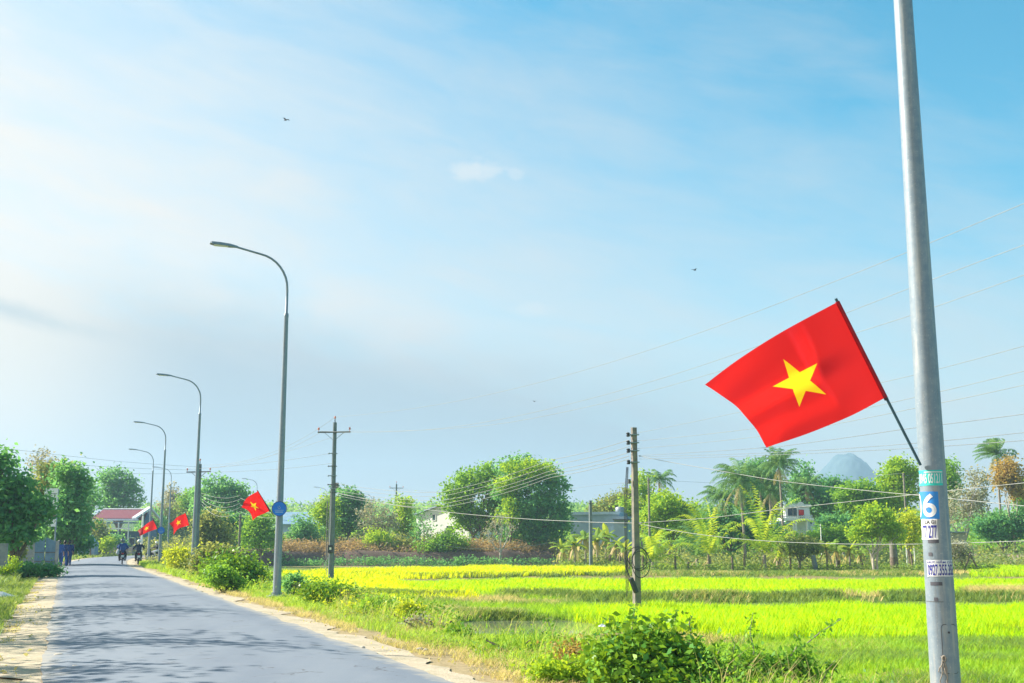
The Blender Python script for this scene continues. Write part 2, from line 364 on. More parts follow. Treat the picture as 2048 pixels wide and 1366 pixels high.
def axis(lo, hi, step, lo2, hi2):
    a = list(np.arange(lo, hi+step/2, step)); g = step; x = hi
    while x < hi2: g *= 1.17; x += g; a.append(min(x, hi2))
    g = step; x = lo; b = []
    while x > lo2: g *= 1.17; x -= g; b.append(max(x, lo2))
    return np.array(b[::-1]+a)
def ground():
    xs = axis(-48, 52, .42, -1950, 1950); ys = axis(2, 132, .42, -160, 1950)
    X, Y = np.meshgrid(xs, ys); D = road_d(np.stack([X.ravel(), Y.ravel()], 1)).reshape(X.shape); Z = height(X, Y, D)
    nx, ny = len(xs), len(ys); idx = np.arange(nx*ny).reshape(ny, nx)
    Fq = np.stack([idx[:-1, :-1], idx[:-1, 1:], idx[1:, 1:], idx[1:, :-1]], -1).reshape(-1, 4)
    # what grows or lies where: base colour of the ground, with the far bank's shade darkened in
    n = vnoise(X, Y, 1.3, 6); n2 = vnoise(X, Y, 5, 7); n3 = vnoise(X, Y, .6, 8)
    def c(*v): return np.array(v)[None, None, :]
    green = c(.17, .25, .045)*(1-n[..., None])+c(.12, .2, .04)*n[..., None]
    dry = c(.34, .28, .12)*(1-n3[..., None])+c(.24, .21, .09)*n3[..., None]
    k = sstep(n2+.25*(n-.5), .45, .7)[..., None]; col = green*(1-k)+dry*k
    sand = c(.52, .40, .25)
    k = (sstep(D, 1, 2)*(1-sstep(D+1.0*(n-.5), 3.3, 5.0)))[..., None]; col = col*(1-k)+(sand*.62+dry*.38)*k
    litter = c(.20, .20, .11)*(1-n[..., None])+c(.09, .15, .06)*n[..., None]
    kl = (sstep(-D, .5, 1.5)*(1-sstep(-D, 14, 22)))[..., None]; col = col*(1-kl)+litter*kl
    k = (sstep(-D, 1, 2)*(1-sstep(-D+1.4*(n-.5), 2.4, 3.4)))[..., None]; col = col*(1-k)+(sand*.8+litter*.2)*k
    br = c(.16, .115, .095)  # bank brown, darkened to carry the shade on its face
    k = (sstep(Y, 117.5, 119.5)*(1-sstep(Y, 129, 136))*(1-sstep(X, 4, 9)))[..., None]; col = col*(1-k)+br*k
    k = sstep(Y, 250, 330)[..., None]; col = col*(1-k)+c(.10, .18, .04)*k
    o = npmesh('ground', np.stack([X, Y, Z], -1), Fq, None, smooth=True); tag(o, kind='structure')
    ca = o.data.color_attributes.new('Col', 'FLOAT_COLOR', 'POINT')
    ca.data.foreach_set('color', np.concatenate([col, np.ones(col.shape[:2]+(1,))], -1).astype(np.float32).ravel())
    m, t, p, _ = newmat('field_earth'); at_ = t.n('ShaderNodeVertexColor', layer_name='Col'); tc = t.n('ShaderNodeTexCoord')
    nn = t.noise(tc.outputs['Object'], 9, 6, .7); cc = t.mix(t.ramp(nn, .3, .7), t.mix(1.0, at_.outputs[0], (.62, .62, .58), 'MULTIPLY'), at_.outputs[0])
    t.set(p.inputs['Base Color'], cc); p.inputs['Roughness'].default_value = .95; p.inputs['Specular IOR Level'].default_value = .1
    b = t.n('ShaderNodeBump'); b.inputs['Strength'].default_value = .6; b.inputs['Distance'].default_value = .03
    t.set(b.inputs['Height'], t.noise(tc.outputs['Object'], 25, 4, .7)); t.set(p.inputs['Normal'], b.outputs[0])
    o.data.materials.append(m)
ground()

def ribbon(name, d0, d1, zf, mat, nd, jit0=0.0, jit1=0.0, js=1.0, step=.22, kind='structure', smax=None):
    """strip along the road between offsets d0 and d1 with uneven edges"""
    seg = np.hypot(*np.diff(CL, axis=0).T); S = np.r_[0, np.cumsum(seg)]
    s = np.arange(0, smax or S[-1], step); cx = np.interp(s, S, CL[:, 0]); cy = np.interp(s, S, CL[:, 1]); nx = np.interp(s, S, NR[:, 0]); ny = np.interp(s, S, NR[:, 1])
    f = np.linspace(0, 1, nd)[None]
    def e(d, j, sd): return d+j*(vnoise(s, s*0+sd, js, 3)-.5)*2+.45*j*(vnoise(s, s*0+sd+9, js*.3, 5)-.5)*2
    a, b = e(d0, jit0, 1.7)[:, None], e(d1, jit1, 5.3)[:, None]; D = a*(1-f)+b*f
    X = cx[:, None]+nx[:, None]*D; Y = cy[:, None]+ny[:, None]*D; Z = zf(X, Y, D)
    i = np.arange(X.size).reshape(X.shape); Fq = np.stack([i[:-1, :-1], i[:-1, 1:], i[1:, 1:], i[1:, :-1]], -1).reshape(-1, 4)
    o = npmesh(name, np.stack([X, Y, Z], -1), Fq, mat, smooth=True)
    q = o.data.attributes.new('offset', 'FLOAT', 'POINT'); q.data.foreach_set('value', D.astype(np.float32).ravel()); return tag(o, kind=kind)
def asphalt():
    m, t, p, _ = newmat('worn_asphalt'); tc = t.n('ShaderNodeTexCoord'); v = tc.outputs['Object']
    mp = t.n('ShaderNodeMapping'); mp.inputs['Rotation'].default_value = (0, 0, -.366); mp.inputs['Scale'].default_value = (1, .12, 1); t.set(mp.inputs[0], v)
    big = t.noise(mp.outputs[0], .9, 5, .6); fine = t.noise(v, 60, 3, .7); med = t.noise(v, 3, 5, .65)
    c = t.mix(t.ramp(big, .35, .65), (.145, .175, .22), (.185, .215, .255))
    c = t.mix(t.m('MULTIPLY', t.ramp(med, .45, .75), .35), c, (.21, .23, .26))
    c = t.mix(t.m('MULTIPLY', t.ramp(fine, .3, .7), .45), c, (.15, .175, .215))
    d = t.n('ShaderNodeAttribute', attribute_name='offset').outputs['Fac']
    trk = t.m('COSINE', t.m('MULTIPLY', d, 3.3)); c = t.mix(t.m('MULTIPLY', t.ramp(trk, .55, -.6), .18), c, (.25, .28, .32))
    vo = t.n('ShaderNodeTexVoronoi', feature='DISTANCE_TO_EDGE'); vo.inputs['Scale'].default_value = .55
    wv = t.n('ShaderNodeVectorMath', operation='ADD'); t.set(wv.inputs[0], v); nz = t.n('ShaderNodeTexNoise'); nz.inputs['Scale'].default_value = 1.4; nz.inputs['Detail'].default_value = 5; t.set(nz.inputs['Vector'], v); t.set(wv.inputs[1], nz.outputs[1]); t.set(vo.inputs['Vector'], wv.outputs[0])
    crk = t.m('MULTIPLY', t.ramp(vo.outputs['Distance'], .012, .003), t.ramp(med, .48, .6)); c = t.mix(t.m('MULTIPLY', crk, .7), c, (.07, .075, .085))
    edge = t.m('MULTIPLY', t.ramp(t.m('ADD', t.m('ABSOLUTE', d), t.m('MULTIPLY', med, .9)), 2.25, 2.6), .6); c = t.mix(edge, c, (.40, .36, .29))
    t.set(p.inputs['Base Color'], c); p.inputs['Roughness'].default_value = .82; p.inputs['Specular IOR Level'].default_value = .35
    b = t.n('ShaderNodeBump'); b.inputs['Strength'].default_value = .35; b.inputs['Distance'].default_value = .006
    t.set(b.inputs['Height'], t.noise(v, 90, 3, .7)); t.set(p.inputs['Normal'], b.outputs[0]); return m
def sandmat():
    m, t, p, _ = newmat('sandy_shoulder'); tc = t.n('ShaderNodeTexCoord'); v = tc.outputs['Object']
    a = t.noise(v, 2.2, 6, .65); f = t.noise(v, 22, 4, .7)
    c = t.mix(t.ramp(a, .35, .65), (.56, .46, .34), (.42, .37, .26)); c = t.mix(t.m('MULTIPLY', t.ramp(f, .45, .7), .5), c, (.27, .23, .15))
    t.set(p.inputs['Base Color'], c); p.inputs['Roughness'].default_value = .95; p.inputs['Specular IOR Level'].default_value = .1
    b = t.n('ShaderNodeBump'); b.inputs['Strength'].default_value = .7; b.inputs['Distance'].default_value = .03; t.set(b.inputs['Height'], f); t.set(p.inputs['Normal'], b.outputs[0]); return m
def camber(D): return .075*(1-(np.clip(np.abs(D)/HW, 0, 1))**2)
SAND = sandmat()
ribbon('road', -HW, HW, lambda X, Y, D: .006+camber(D), asphalt(), 15, .05, .07, .8)
ribbon('sandy_verge', HW-.12, HW+.62, lambda X, Y, D: -.008-.03*np.clip((D-HW)/.8, 0, 1), SAND, 5, .0, .38, 1.6)
ribbon('sandy_verge', -HW+.12, -HW-.75, lambda X, Y, D: -.010-.03*np.clip((-D-HW)/1, 0, 1)+.02*(vnoise(X, Y, .5, 3)-.5), SAND, 6, .0, .55, 1.8)
# pond
def pond():
    m, t, p, _ = newmat('still_water'); t.set(p.inputs['Base Color'], (.17, .19, .13)); p.inputs['Roughness'].default_value = .05; p.inputs['Specular IOR Level'].default_value = .6
    tc = t.n('ShaderNodeTexCoord'); b = t.n('ShaderNodeBump'); b.inputs['Strength'].default_value = .08; t.set(b.inputs['Height'], t.noise(tc.outputs['Object'], 4, 3)); t.set(p.inputs['Normal'], b.outputs[0])
    a = np.linspace(0, 2*pi, 48, endpoint=False); V = np.stack([POND[0]+1.15*POND[2]*np.cos(a), POND[1]+1.15*POND[3]*np.sin(a), np.full(48, FZ-.08)], 1)
    me = bpy.data.meshes.new('pond_water'); me.from_pydata([tuple(v) for v in V], [], [tuple(range(48))]); me.materials.append(m); tag(link('pond_water', me), kind='structure')
pond()
# the far hill
def mountain():
    D = 1720; c = at(1700, 1090, D); k = D/FPX
    xs = np.linspace(-260, 240, 260); ys = np.linspace(-160, 160, 130); X, Y = np.meshgrid(xs, ys)
    prof = np.interp(X/k, [-380, -260, -160, -110, -62, -36, -20, -8, 8, 24, 54, 100, 160, 240], [0, 16, 48, 80, 124, 153, 170, 176, 175, 164, 128, 80, 34, 0])*k
    Z = prof*np.exp(-(Y/105)**4*2)+((vnoise(X, Y, 26, 3)-.5)*9+(vnoise(X*.8+Y*.6, Y*.8-X*.6, 11, 2)-.5)*4+(vnoise(X*.6-Y*.8, X*.8+Y*.6, 4.5, 9)-.5)*2.4)*np.clip(prof/50, 0, 1)-1
    i = np.arange(X.size).reshape(X.shape); Fq = np.stack([i[:-1, :-1], i[:-1, 1:], i[1:, 1:], i[1:, :-1]], -1).reshape(-1, 4)
    o = npmesh('mountain', np.stack([X+c.x, Y+D, Z], -1), Fq, surf('wooded_hillside', (.09, .15, .17), (.06, .11, .13), .05, .95), smooth=True); tag(o, kind='structure')
mountain()

# ------------------------------------------------------------------ leaves, blades, plants
def leaf_quads(C, Ln, Wd, up=.25, jit=.35):
    """rhombic leaves with random facing at the points C"""
    N = len(C); a = rng.normal(size=(N, 3)); a[:, 2] = a[:, 2]*.7-up; a /= np.linalg.norm(a, axis=1)[:, None]
    b = rng.normal(size=(N, 3)); b -= (b*a).sum(1)[:, None]*a; b /= np.linalg.norm(b, axis=1)[:, None]; nn = np.cross(a, b)
    s = 1+jit*(rng.random(N)*2-1); Lr = (Ln*s)[:, None]; Wr = (Wd*s)[:, None]
    V = np.stack([C, C+a*Lr*.45+b*Wr*.5+nn*Wr*.18, C+a*Lr, C+a*Lr*.45-b*Wr*.5+nn*Wr*.18], 1)
    return V.reshape(-1, 3), np.arange(N*4).reshape(N, 4)
def cloud_points(blobs, ncl, per, spread, shell=.55, flat=1.0):
    """leaf positions: tufts spread over ellipsoids (centre, radii)"""
    B = np.array([list(c)+list(r) for c, r in blobs]); w = (B[:, 3]*B[:, 4]*B[:, 5])**(2/3); w /= w.sum()
    j = rng.choice(len(B), ncl, p=w); q = rng.normal(size=(ncl, 3)); q /= np.linalg.norm(q, axis=1)[:, None]
    rr = shell+(1.02-shell)*rng.random(ncl)**.6; rr = rr*(1+.12*rng.normal(size=ncl)+(rng.random(ncl) < .2)*rng.random(ncl)*.5); q *= rr[:, None]
    cl = B[j, :3]+q*B[j, 3:]
    sp = spread*(.6+.8*rng.random(ncl)); k = rng.poisson(per, ncl)
    idx = np.repeat(np.arange(ncl), k); P = cl[idx]+rng.normal(size=(len(idx), 3))*sp[idx][:, None]*np.array([1, 1, .75*flat])
    return P, cl
def limb(mb, a, b, r0, r1, bend=.12, n=6):
    a, b = Vector(a), Vector(b); L = (b-a).length; o = Vector((random.uniform(-1, 1), random.uniform(-1, 1), random.uniform(-.2, .6)))*L*bend
    pts = [a.lerp(b, i/5)+o*sin(pi*i/5) for i in range(6)]; mb.tube(pts, [r0+(r1-r0)*i/5 for i in range(6)], n, True); return pts
def tree(name, label, cat, base, blobs, leaf, size=.32, ncl=140, per=45, spread=.38, r=.14, bark='bark', group=None, shell=.5, stems=1, wide=.55, twigs=0):
    """base and blobs in world space; the trunk forks towards the blobs"""
    base = Vector(base); root = thing(name, label, cat, base, 0, group)
    lb = [(tuple(Vector(c)-base), rr) for c, rr in blobs]
    P, cl = cloud_points(lb, ncl, per, spread, shell); V, Fq = leaf_quads(P, size, size*wide); npmesh('crown', V, Fq, L[leaf], root)
    mb = MB(); cz = sorted(c[2] for c, _ in lb); cm = sum((Vector(c) for c, _ in lb), Vector())/len(lb)
    top = max(.3, cz[0]*.75 if len(cz) > 1 else cz[0]*.5)
    for s in range(stems):
        off = Vector((random.uniform(-.25, .25), random.uniform(-.2, .2), -.15)) if stems > 1 else Vector((0, 0, -.15))
        fk = Vector((cm.x*.35+(random.uniform(-.5, .5) if stems > 1 else 0), cm.y*.35, top*(.55 if stems == 1 else .6)))
        limb(mb, off, fk, r, r*.75, .06, 8)
        for i, (c, rr) in enumerate(lb):
            if i % stems != s and stems > 1: continue
            lim = limb(mb, fk, Vector(c)+Vector((0, 0, rr[2]*.3)), r*.6, r*.12, .12)
            for q in range(3):
                e = Vector(c)+Vector((random.gauss(0, .6)*rr[0], random.gauss(0, .6)*rr[1], random.uniform(-.2, .9)*rr[2]))
                limb(mb, lim[2+q % 3], e, r*.25, r*.06, .15, 5)
    for q in range(twigs):
        c, rr = random.choice(lb); e = Vector(c)+Vector((random.gauss(0, .5)*rr[0], random.gauss(0, .5)*rr[1], random.uniform(.2, 1.2)*rr[2])); limb(mb, Vector(c), e, r*.12, r*.03, .2, 4)
    mb.build('trunk', M[bark], root); return root
def ptree(name, label, cat, Y, base_uv, blobs, leaf, depth=.8, base_z=None, **kw):
    """blobs given as (u, v, ru, rv) pixel ellipses standing at distance Y"""
    k = Y/FPX; bx = at(base_uv[0], base_uv[1], Y); z = hz(bx.x, Y) if base_z is None else base_z
    bl = []
    for i, (u, v, ru, rv) in enumerate(blobs):
        p = at(u, v, Y+random.uniform(-.5, .5)*ru*k*.8); bl.append((tuple(p), (ru*k, max(ru, rv)*k*depth, rv*k)))
    return tree(name, label, cat, (bx.x, Y, z), bl, leaf, **kw)
def frond(V, F, o, d0, Ln, droop, wind, leafl, nl=22, w=.05, dropleaf=.5):
    """feather leaf: stem polyline plus narrow leaflets on both sides"""
    p = Vector(o); d = Vector(d0).normalized(); seg = Ln/nl; w0 = Vector(wind); pts = [p.copy()]
    for i in range(nl):
        d = (d+Vector((0, 0, -droop))*(i/nl)*.16+w0*(i/nl)*.10).normalized(); p = p+d*seg; pts.append(p.copy())
    side = d0.cross(Vector((0, 0, 1)))
    side = side.normalized() if side.length > .05 else Vector((1, 0, 0))
    for i in range(2, nl+1):
        t = i/nl; dd = (pts[i]-pts[i-1]).normalized(); sd = (side-dd*side.dot(dd)).normalized()
        ll = leafl*(sin(pi*min(1, .12+t*.86))**.6)
        for s in (-1, 1):
            q = (sd*s*.75+dd*.65+Vector((0, 0, -dropleaf))+w0*.55+Vector((random.gauss(0, .12), random.gauss(0, .12), random.gauss(0, .12)))).normalized()
            a = pts[i]; n = dd*w*.5; b = len(V); m = a+q*ll*.5+Vector((0, 0, .03))
            V += [a-n, a+n, m+n*1.1, m-n*1.1, a+q*ll-Vector((0, 0, ll*.15))]; F += [(b, b+1, b+2, b+3), (b+3, b+2, b+4, b+4)]
    for i in range(nl):
        b = len(V); n = side*.02*(1.2-i/nl); V += [pts[i]-n, pts[i]+n, pts[i+1]+n, pts[i+1]-n]; F += [(b, b+1, b+2, b+3)]
def pymesh(name, V, F, mat, parent):
    me = bpy.data.meshes.new(name); me.from_pydata([tuple(v) for v in V], [], [tuple(dict.fromkeys(f)) for f in F]); me.materials.append(mat); return link(name, me, parent)
def palm(label, base, ht, Ln, n=20, wind=(-.5, 0, 0), lean=(0, 0), leaf='palm', r=.15, skirt=6, up=(-.25, 1.0), leafl=.85, group='coconut palms behind the fields', nl=22, w=.075):
    root = thing('coconut_palm', label, 'palm tree', base, 0, group); mb = MB()
    pts = [Vector((lean[0]*(t**1.6), lean[1]*(t**1.6), ht*t-.2*(1-t))) for t in np.linspace(0, 1, 10)]
    mb.tube(pts, [r*(1.35 if i == 0 else 1.05-.35*i/9) for i in range(10)], 9); mb.build('trunk', M['palmtrunk'], root)
    V, F = [], []; top = pts[-1]
    for i in range(n):
        a = i*2.39996+random.uniform(-.2, .2); el = up[0]+(up[1]-up[0])*(i/(n-1))**.8+random.uniform(-.1, .1)
        frond(V, F, top+Vector((0, 0, .1)), Vector((cos(a)*cos(el), sin(a)*cos(el), sin(el)+.15)), Ln*random.uniform(.85, 1.1), 1.0+random.uniform(-.2, .3), wind, leafl, nl, w)
    pymesh('crown', V, F, L[leaf], root)
    if skirt:
        V, F = [], []
        for i in range(skirt):
            a = random.uniform(0, 2*pi); frond(V, F, top, Vector((cos(a)*.6, sin(a)*.6, -.5)), Ln*.75, 1.6, wind, leafl*.7, 14, w)
        pymesh('dead_fronds', V, F, L['drypalm'], root)
    return root
def banana(label, base, ht, n=8, leaf='banana', group=None, dry=3):
    root = thing('banana_plant', label, 'banana plant', base, random.uniform(0, 6), group); mb = MB()
    mb.tube([(0, 0, -.1), (.03, 0, ht*.5), (.06, .02, ht)], [.10, .085, .06], 8); mb.build('stem', M['straw_twig'], root)
    for part, cnt, lf in (('leaves', n, leaf), ('dry_leaves', dry, 'drypalm')):
        V, F = [], []
        for i in range(cnt):
            a = i*2.4+random.uniform(-.4, .4); el = random.uniform(.5, 1.25) if part == 'leaves' else random.uniform(-.9, -.3); p = Vector((.06, .02, ht*random.uniform(.86, 1.0)))
            d = Vector((cos(a)*cos(el), sin(a)*cos(el), sin(el))); Ln = random.uniform(1.1, 1.7)*ht/2.2; sd = Vector((-sin(a), cos(a), 0)); b = len(V); K = 8
            for k in range(K+1):
                t = k/K; ww = .24*ht/2.2*max(.06, sin(pi*min(1, .06+t*.93))**.5)*(.55 if part != 'leaves' else 1)
                V += [p+sd*ww-Vector((0, 0, ww*.5)), p.copy(), p-sd*ww-Vector((0, 0, ww*.5))]
                d = (d+Vector((-.04, 0, -.19))).normalized(); p = p+d*Ln/K
            for k in range(K):
                for s in (0, 1): F.append((b+k*3+s, b+k*3+s+1, b+k*3+s+4, b+k*3+s+3))
        pymesh(part, V, F, L[lf], root)
    return root
def blades(P, h, w, per=4, lean=.35, curl=.35, hj=.45, wind=(.0, .0)):
    """tufts of grass: each blade two faces, bent over"""
    N = len(P); P = np.repeat(P, per, 0); n = len(P); P = P+np.c_[rng.normal(size=(n, 2))*h*.16 if not hasattr(h, '__len__') else rng.normal(size=(n, 2))*.06, np.zeros(n)]
    hh = (np.repeat(h, per) if hasattr(h, '__len__') else np.full(n, h))*(1+hj*(rng.random(n)*2-1))
    a = rng.random(n)*2*pi; d = np.stack([np.cos(a)*lean+wind[0], np.sin(a)*lean+wind[1], np.ones(n)], 1); d /= np.linalg.norm(d, axis=1)[:, None]
    s = np.stack([-np.sin(a+rng.normal(size=n)*.6), np.cos(a), np.zeros(n)], 1)*(w*(.7+.6*rng.random(n)))[:, None]*.5
    out = np.stack([np.cos(a), np.sin(a), -.4*np.ones(n)], 1)*(curl*hh)[:, None]
    m = P+d*(hh*.6)[:, None]; tip = P+d*hh[:, None]+out*.6
    V = np.stack([P-s, P+s, m+s*.8, m-s*.8, tip], 1).reshape(-1, 3); b = np.arange(n)[:, None]*5
    return V, np.concatenate([b+np.array([0, 1, 2]), b+np.array([0, 2, 3]), b+np.array([3, 2, 4])])
def in_poly(x, y, P):
    c = np.zeros(len(x), bool); j = len(P)-1
    for i in range(len(P)):
        xi, yi = P[i]; xj, yj = P[j]
        k = ((yi > y) != (yj > y)) & (x < (xj-xi)*(y-yi)/(yj-yi+1e-12)+xi); c ^= k; j = i
    return c
def scatter_poly(P, dens):
    P = [tuple(p) for p in P]; xs = [p[0] for p in P]; ys = [p[1] for p in P]
    A = (max(xs)-min(xs))*(max(ys)-min(ys)); n = int(A*dens); x = rng.uniform(min(xs), max(xs), n); y = rng.uniform(min(ys), max(ys), n)
    k = in_poly(x, y, P); return x[k], y[k]
def scatter_road(n, s0, s1, d0, d1):
    """points along the road: s along, d from the centre line"""
    seg = np.hypot(*np.diff(CL, axis=0).T); S = np.r_[0, np.cumsum(seg)]; s = rng.uniform(s0, s1, n); d = rng.uniform(min(d0, d1), max(d0, d1), n)
    return np.interp(s, S, CL[:, 0])+np.interp(s, S, NR[:, 0])*d, np.interp(s, S, CL[:, 1])+np.interp(s, S, NR[:, 1])*d, d
def on_ground(x, y): return np.stack([x, y, height(x, y)], 1)
def stuff(name, label, V, Fq, mat): return tag(npmesh(name, V, Fq, mat), label, 'plants', None, 'stuff')

# ------------------------------------------------------------------ street lamps
LAMPS = [(3.275, 9.0), (-6.54, 32.7), (-15.97, 58.6), (-24.64, 81.8), (-32.95, 106), (-38.6, 131), (-33.9, 154), (-28.4, 178), (-24.3, 201)]
def lamp_radius(z): return .1135-.0069*z*.95 if z < 9 else .048
def make_lamp():
    root = thing('street_lamp', '', 'street lamp', group='street lamps along the road')
    pts = [(0, 0, z) for z in (.06, .5, 1, 2, 3, 4, 5, 6, 7, 8)]; rad = [lamp_radius(p[2]) for p in pts]
    pts += [(0, 0, 8.03), (0, 0, 8.12), (0, 0, 8.13), (0, 0, 8.8)]; rad += [.066, .066, .040, .037]
    for i in range(1, 9):
        a = i/8*radians(82); pts.append((.92*(1-cos(a)), 0, 8.85+.98*sin(a))); rad.append(.036-.006*i/8)
    pts.append((1.55, 0, 9.98)); rad.append(.029)
    MB().tube(pts, rad, 32).build('shaft', M['steel'], root)
    h = MB(); prof = [(1.45, .03, .03), (1.55, .06, .04), (1.66, .10, .05), (1.95, .12, .052), (2.2, .115, .04), (2.24, .08, .02)]; vs = []; fs = []
    for x, w, t in prof:
        z = 9.97+.045*(x-1.5)/.7; vs += [(x, -w, z-t*.5), (x, w, z-t*.5), (x, w*.8, z+t), (x, -w*.8, z+t)]
    for i in range(len(prof)-1): fs += [(i*4+j, i*4+(j+1) % 4, i*4+4+(j+1) % 4, i*4+4+j) for j in range(4)]
    fs += [(3, 2, 1, 0), tuple(len(vs)-4+j for j in range(4))]; hd = h.add(vs, fs).build('lamp_head', M['steel'], root)
    MB().box((1.93, 0, 9.965), (.4, .15, .02)).build('lens', M['white'], hd)
    MB().box((0, 0, .02), (.55, .55, .22), taper=.9).build('base', M['concrete_dark'], root, .015)
    fl = MB(); fl.tube([(0, 0, .12), (0, 0, .15)], .21, 20); [fl.tube([(.16*cos(a), .16*sin(a), .13), (.16*cos(a), .16*sin(a), .22)], .016, 6) for a in (.8, 2.4, 3.9, 5.5)]
    fl.build('flange', M['steel'], root)
    return root
LAMP_LABELS = ['tall galvanised lamp post covered in stickers beside the biggest flag', 'grey lamp post with round blue sign and flag, next to the wooden-armed power pole',
    'grey lamp post with a flag but no sign, in front of a cross-armed power pole', 'lamp post with small blue sign beyond the two motorbikes on the road edge',
    'thin lamp post right behind the far flag, its lamp arm under the second tallest', 'small far lamp post on the road bend between flag and yellow shrubs',
    'tiny far lamp post rising above the flag by the round blue sign', 'tiny far lamp post seen beside the cross-armed power pole', 'faintest farthest lamp post standing above the green ridge']
def copy_of(i, o): return o if i == 0 else copy_tree(o)
lampA = make_lamp(); lamps = []
kid0 = kids(lampA)
for i, (x, y) in enumerate(LAMPS):
    o = copy_of(i, lampA); j = ((CL-np.array([x, y]))**2).sum(1).argmin(); n = -NR[j]
    o.location = (x, y, hz(x, y)-.02 if i else -.03); o.rotation_euler = (0, 0, atan2(n[1], n[0])); o['label'] = LAMP_LABELS[i]; lamps.append(o)
L0 = lamps[0]

def text_mesh(body):
    cu = bpy.data.curves.new('lettering', 'FONT'); cu.body = body; cu.size = 1; cu.resolution_u = 6; cu.offset = .018
    o = bpy.data.objects.new('lettering', cu); COL.objects.link(o); dg = bpy.context.evaluated_depsgraph_get()
    me = bpy.data.meshes.new_from_object(o.evaluated_get(dg)); bpy.data.objects.remove(o); bpy.data.curves.remove(cu)
    bm = bmesh.new(); bm.from_mesh(me); bmesh.ops.triangulate(bm, faces=bm.faces)
    for _ in range(2): bmesh.ops.subdivide_edges(bm, edges=[e for e in bm.edges if e.calc_length() > .12], cuts=1)
    bmesh.ops.triangulate(bm, faces=bm.faces); bm.to_mesh(me); bm.free(); return me
def fit_text(body, x0, x1, y0, y1):
    me = text_mesh(body); V = np.array([v.co[:2] for v in me.vertices]); lo, hi = V.min(0), V.max(0)
    V = (V-lo)/(hi-lo)*np.array([x1-x0, y1-y0])+np.array([x0, y0]); F = [tuple(p.vertices) for p in me.polygons]; bpy.data.meshes.remove(me); return V, F
def flatmat(n, c): return surf(n, c, tuple(x*.72+.04 for x in c), 11, .55, detail=7, contrast=.28)
M['turq'] = flatmat('turquoise_print', (.03, .62, .55)); M['skyblue'] = flatmat('blue_print', (.02, .26, .72)); M['paper'] = flatmat('white_paper', (.8, .8, .82))
M['navy'] = flatmat('navy_print', (.015, .02, .30)); M['tape'] = surf('dark_tape', (.10, .10, .12), (.07, .07, .09), 6, .6); M['black_line'] = flatmat('black_print', (.02, .02, .03))
PX, PY = LAMPS[0]; L0R = L0.rotation_euler.z; L0Z = L0.location.z
VIEW = atan2(-PY, -PX)                       # direction from the post to the camera
def zpix(v, u=1860): return at(u, v, PY-.09).z-L0Z
def wrap(name, V, F, mat, off, parent, curl=None):
    """lay a flat outline (arc metres, height) round the post; arc 0 faces the road user"""
    out = []
    for s, z in V:
        R = lamp_radius(z)+off+(curl(s, z) if curl else 0); a = VIEW+s/lamp_radius(z)-L0R; out.append((R*cos(a), R*sin(a), z))
    me = bpy.data.meshes.new(name); me.from_pydata(out, [], F); me.materials.append(mat); return link(name, me, parent)
def gridrect(x0, x1, y0, y1, nx=14, ny=3, rnd=0.0):
    V = [(x0+(x1-x0)*i/nx, y0+(y1-y0)*j/ny) for j in range(ny+1) for i in range(nx+1)]
    F = [(j*(nx+1)+i, j*(nx+1)+i+1, (j+1)*(nx+1)+i+1, (j+1)*(nx+1)+i) for j in range(ny) for i in range(nx)]
    return V, F
def arc(fr, z): return lamp_radius(z)*math.asin(max(-1, min(1, fr)))
def sticker(label, f0, f1, v0, v1, matl, texts=()):
    z0, z1 = zpix(v1), zpix(v0); x0, x1 = arc(f0, z0), arc(f1, z0)
    V, F = gridrect(x0, x1, z0, z1, 20, 8); cx, cz = (x0+x1)/2, (z0+z1)/2; hx, hz_ = (x1-x0)/2, (z1-z0)/2; sd = random.random()*9
    V = [(a+.0035*(vnoise(b*60, a*60, 1.0, 3)-.5)*(abs(a-cx) > hx*.97), b+.0035*(vnoise(a*60, b*60+sd, 1.0, 4)-.5)*(abs(b-cz) > hz_*.97)) for a, b in V]
    cf = lambda a, b: .007*max(0, abs(a-cx)/hx-.72)*max(0, abs(b-cz)/hz_-.55)*(1+sin(7*sd+3*(a > cx)+5*(b > cz)))*4
    s = wrap('sticker', [tuple(map(float, q)) for q in V], F, M[matl], .0015, L0, cf); s['label'] = label
    for body, a0, a1, b0, b1, mm in texts:
        V, F = fit_text(body, x0+(x1-x0)*a0, x0+(x1-x0)*a1, z0+(z1-z0)*b0, z0+(z1-z0)*b1); wrap('lettering', V, F, M[mm], .0035, s, cf)
    return s
t1 = sticker('turquoise phone number sticker', -.95, .70, 940, 971, 'turq', [('0945 051211', .05, .96, .14, .78, 'paper')])
zz = (zpix(943), zpix(945)); V, F = gridrect(arc(-.6, zz[0]), arc(.68, zz[0]), zz[1], zz[0]); wrap('lettering', V, F, M['paper'], .004, t1)
sticker('blue sticker with a big white numeral', -1.0, .30, 983, 1038, 'skyblue', [('0', -.12, .24, .07, .93, 'paper'), ('6', .33, .90, .07, .93, 'paper')])
sticker('white sticker with dark blue number', -1.0, .12, 1038, 1079, 'paper', [('LA GI', .45, .93, .76, .95, 'black_line'), ('77 277', .28, .97, .06, .70, 'navy')])
sticker('white sticker with ten figure number', -.75, .96, 1120, 1153, 'paper', [('HÚT HẦM CẦU', .03, .97, .80, .99, 'navy'), ('0927.355.355', .03, .97, .06, .74, 'navy')])
for f0, f1, v0, v1 in ((-.6, .15, 1079, 1086), (-.62, -.36, 1105, 1112), (-.6, .2, 1164, 1171), (-.42, -.15, 1195, 1202)):
    z0, z1 = zpix(v1), zpix(v0); wrap('tape', *gridrect(arc(f0, z0), arc(f1, z0), z0, z1, 8, 1), M['tape'], .002, L0)
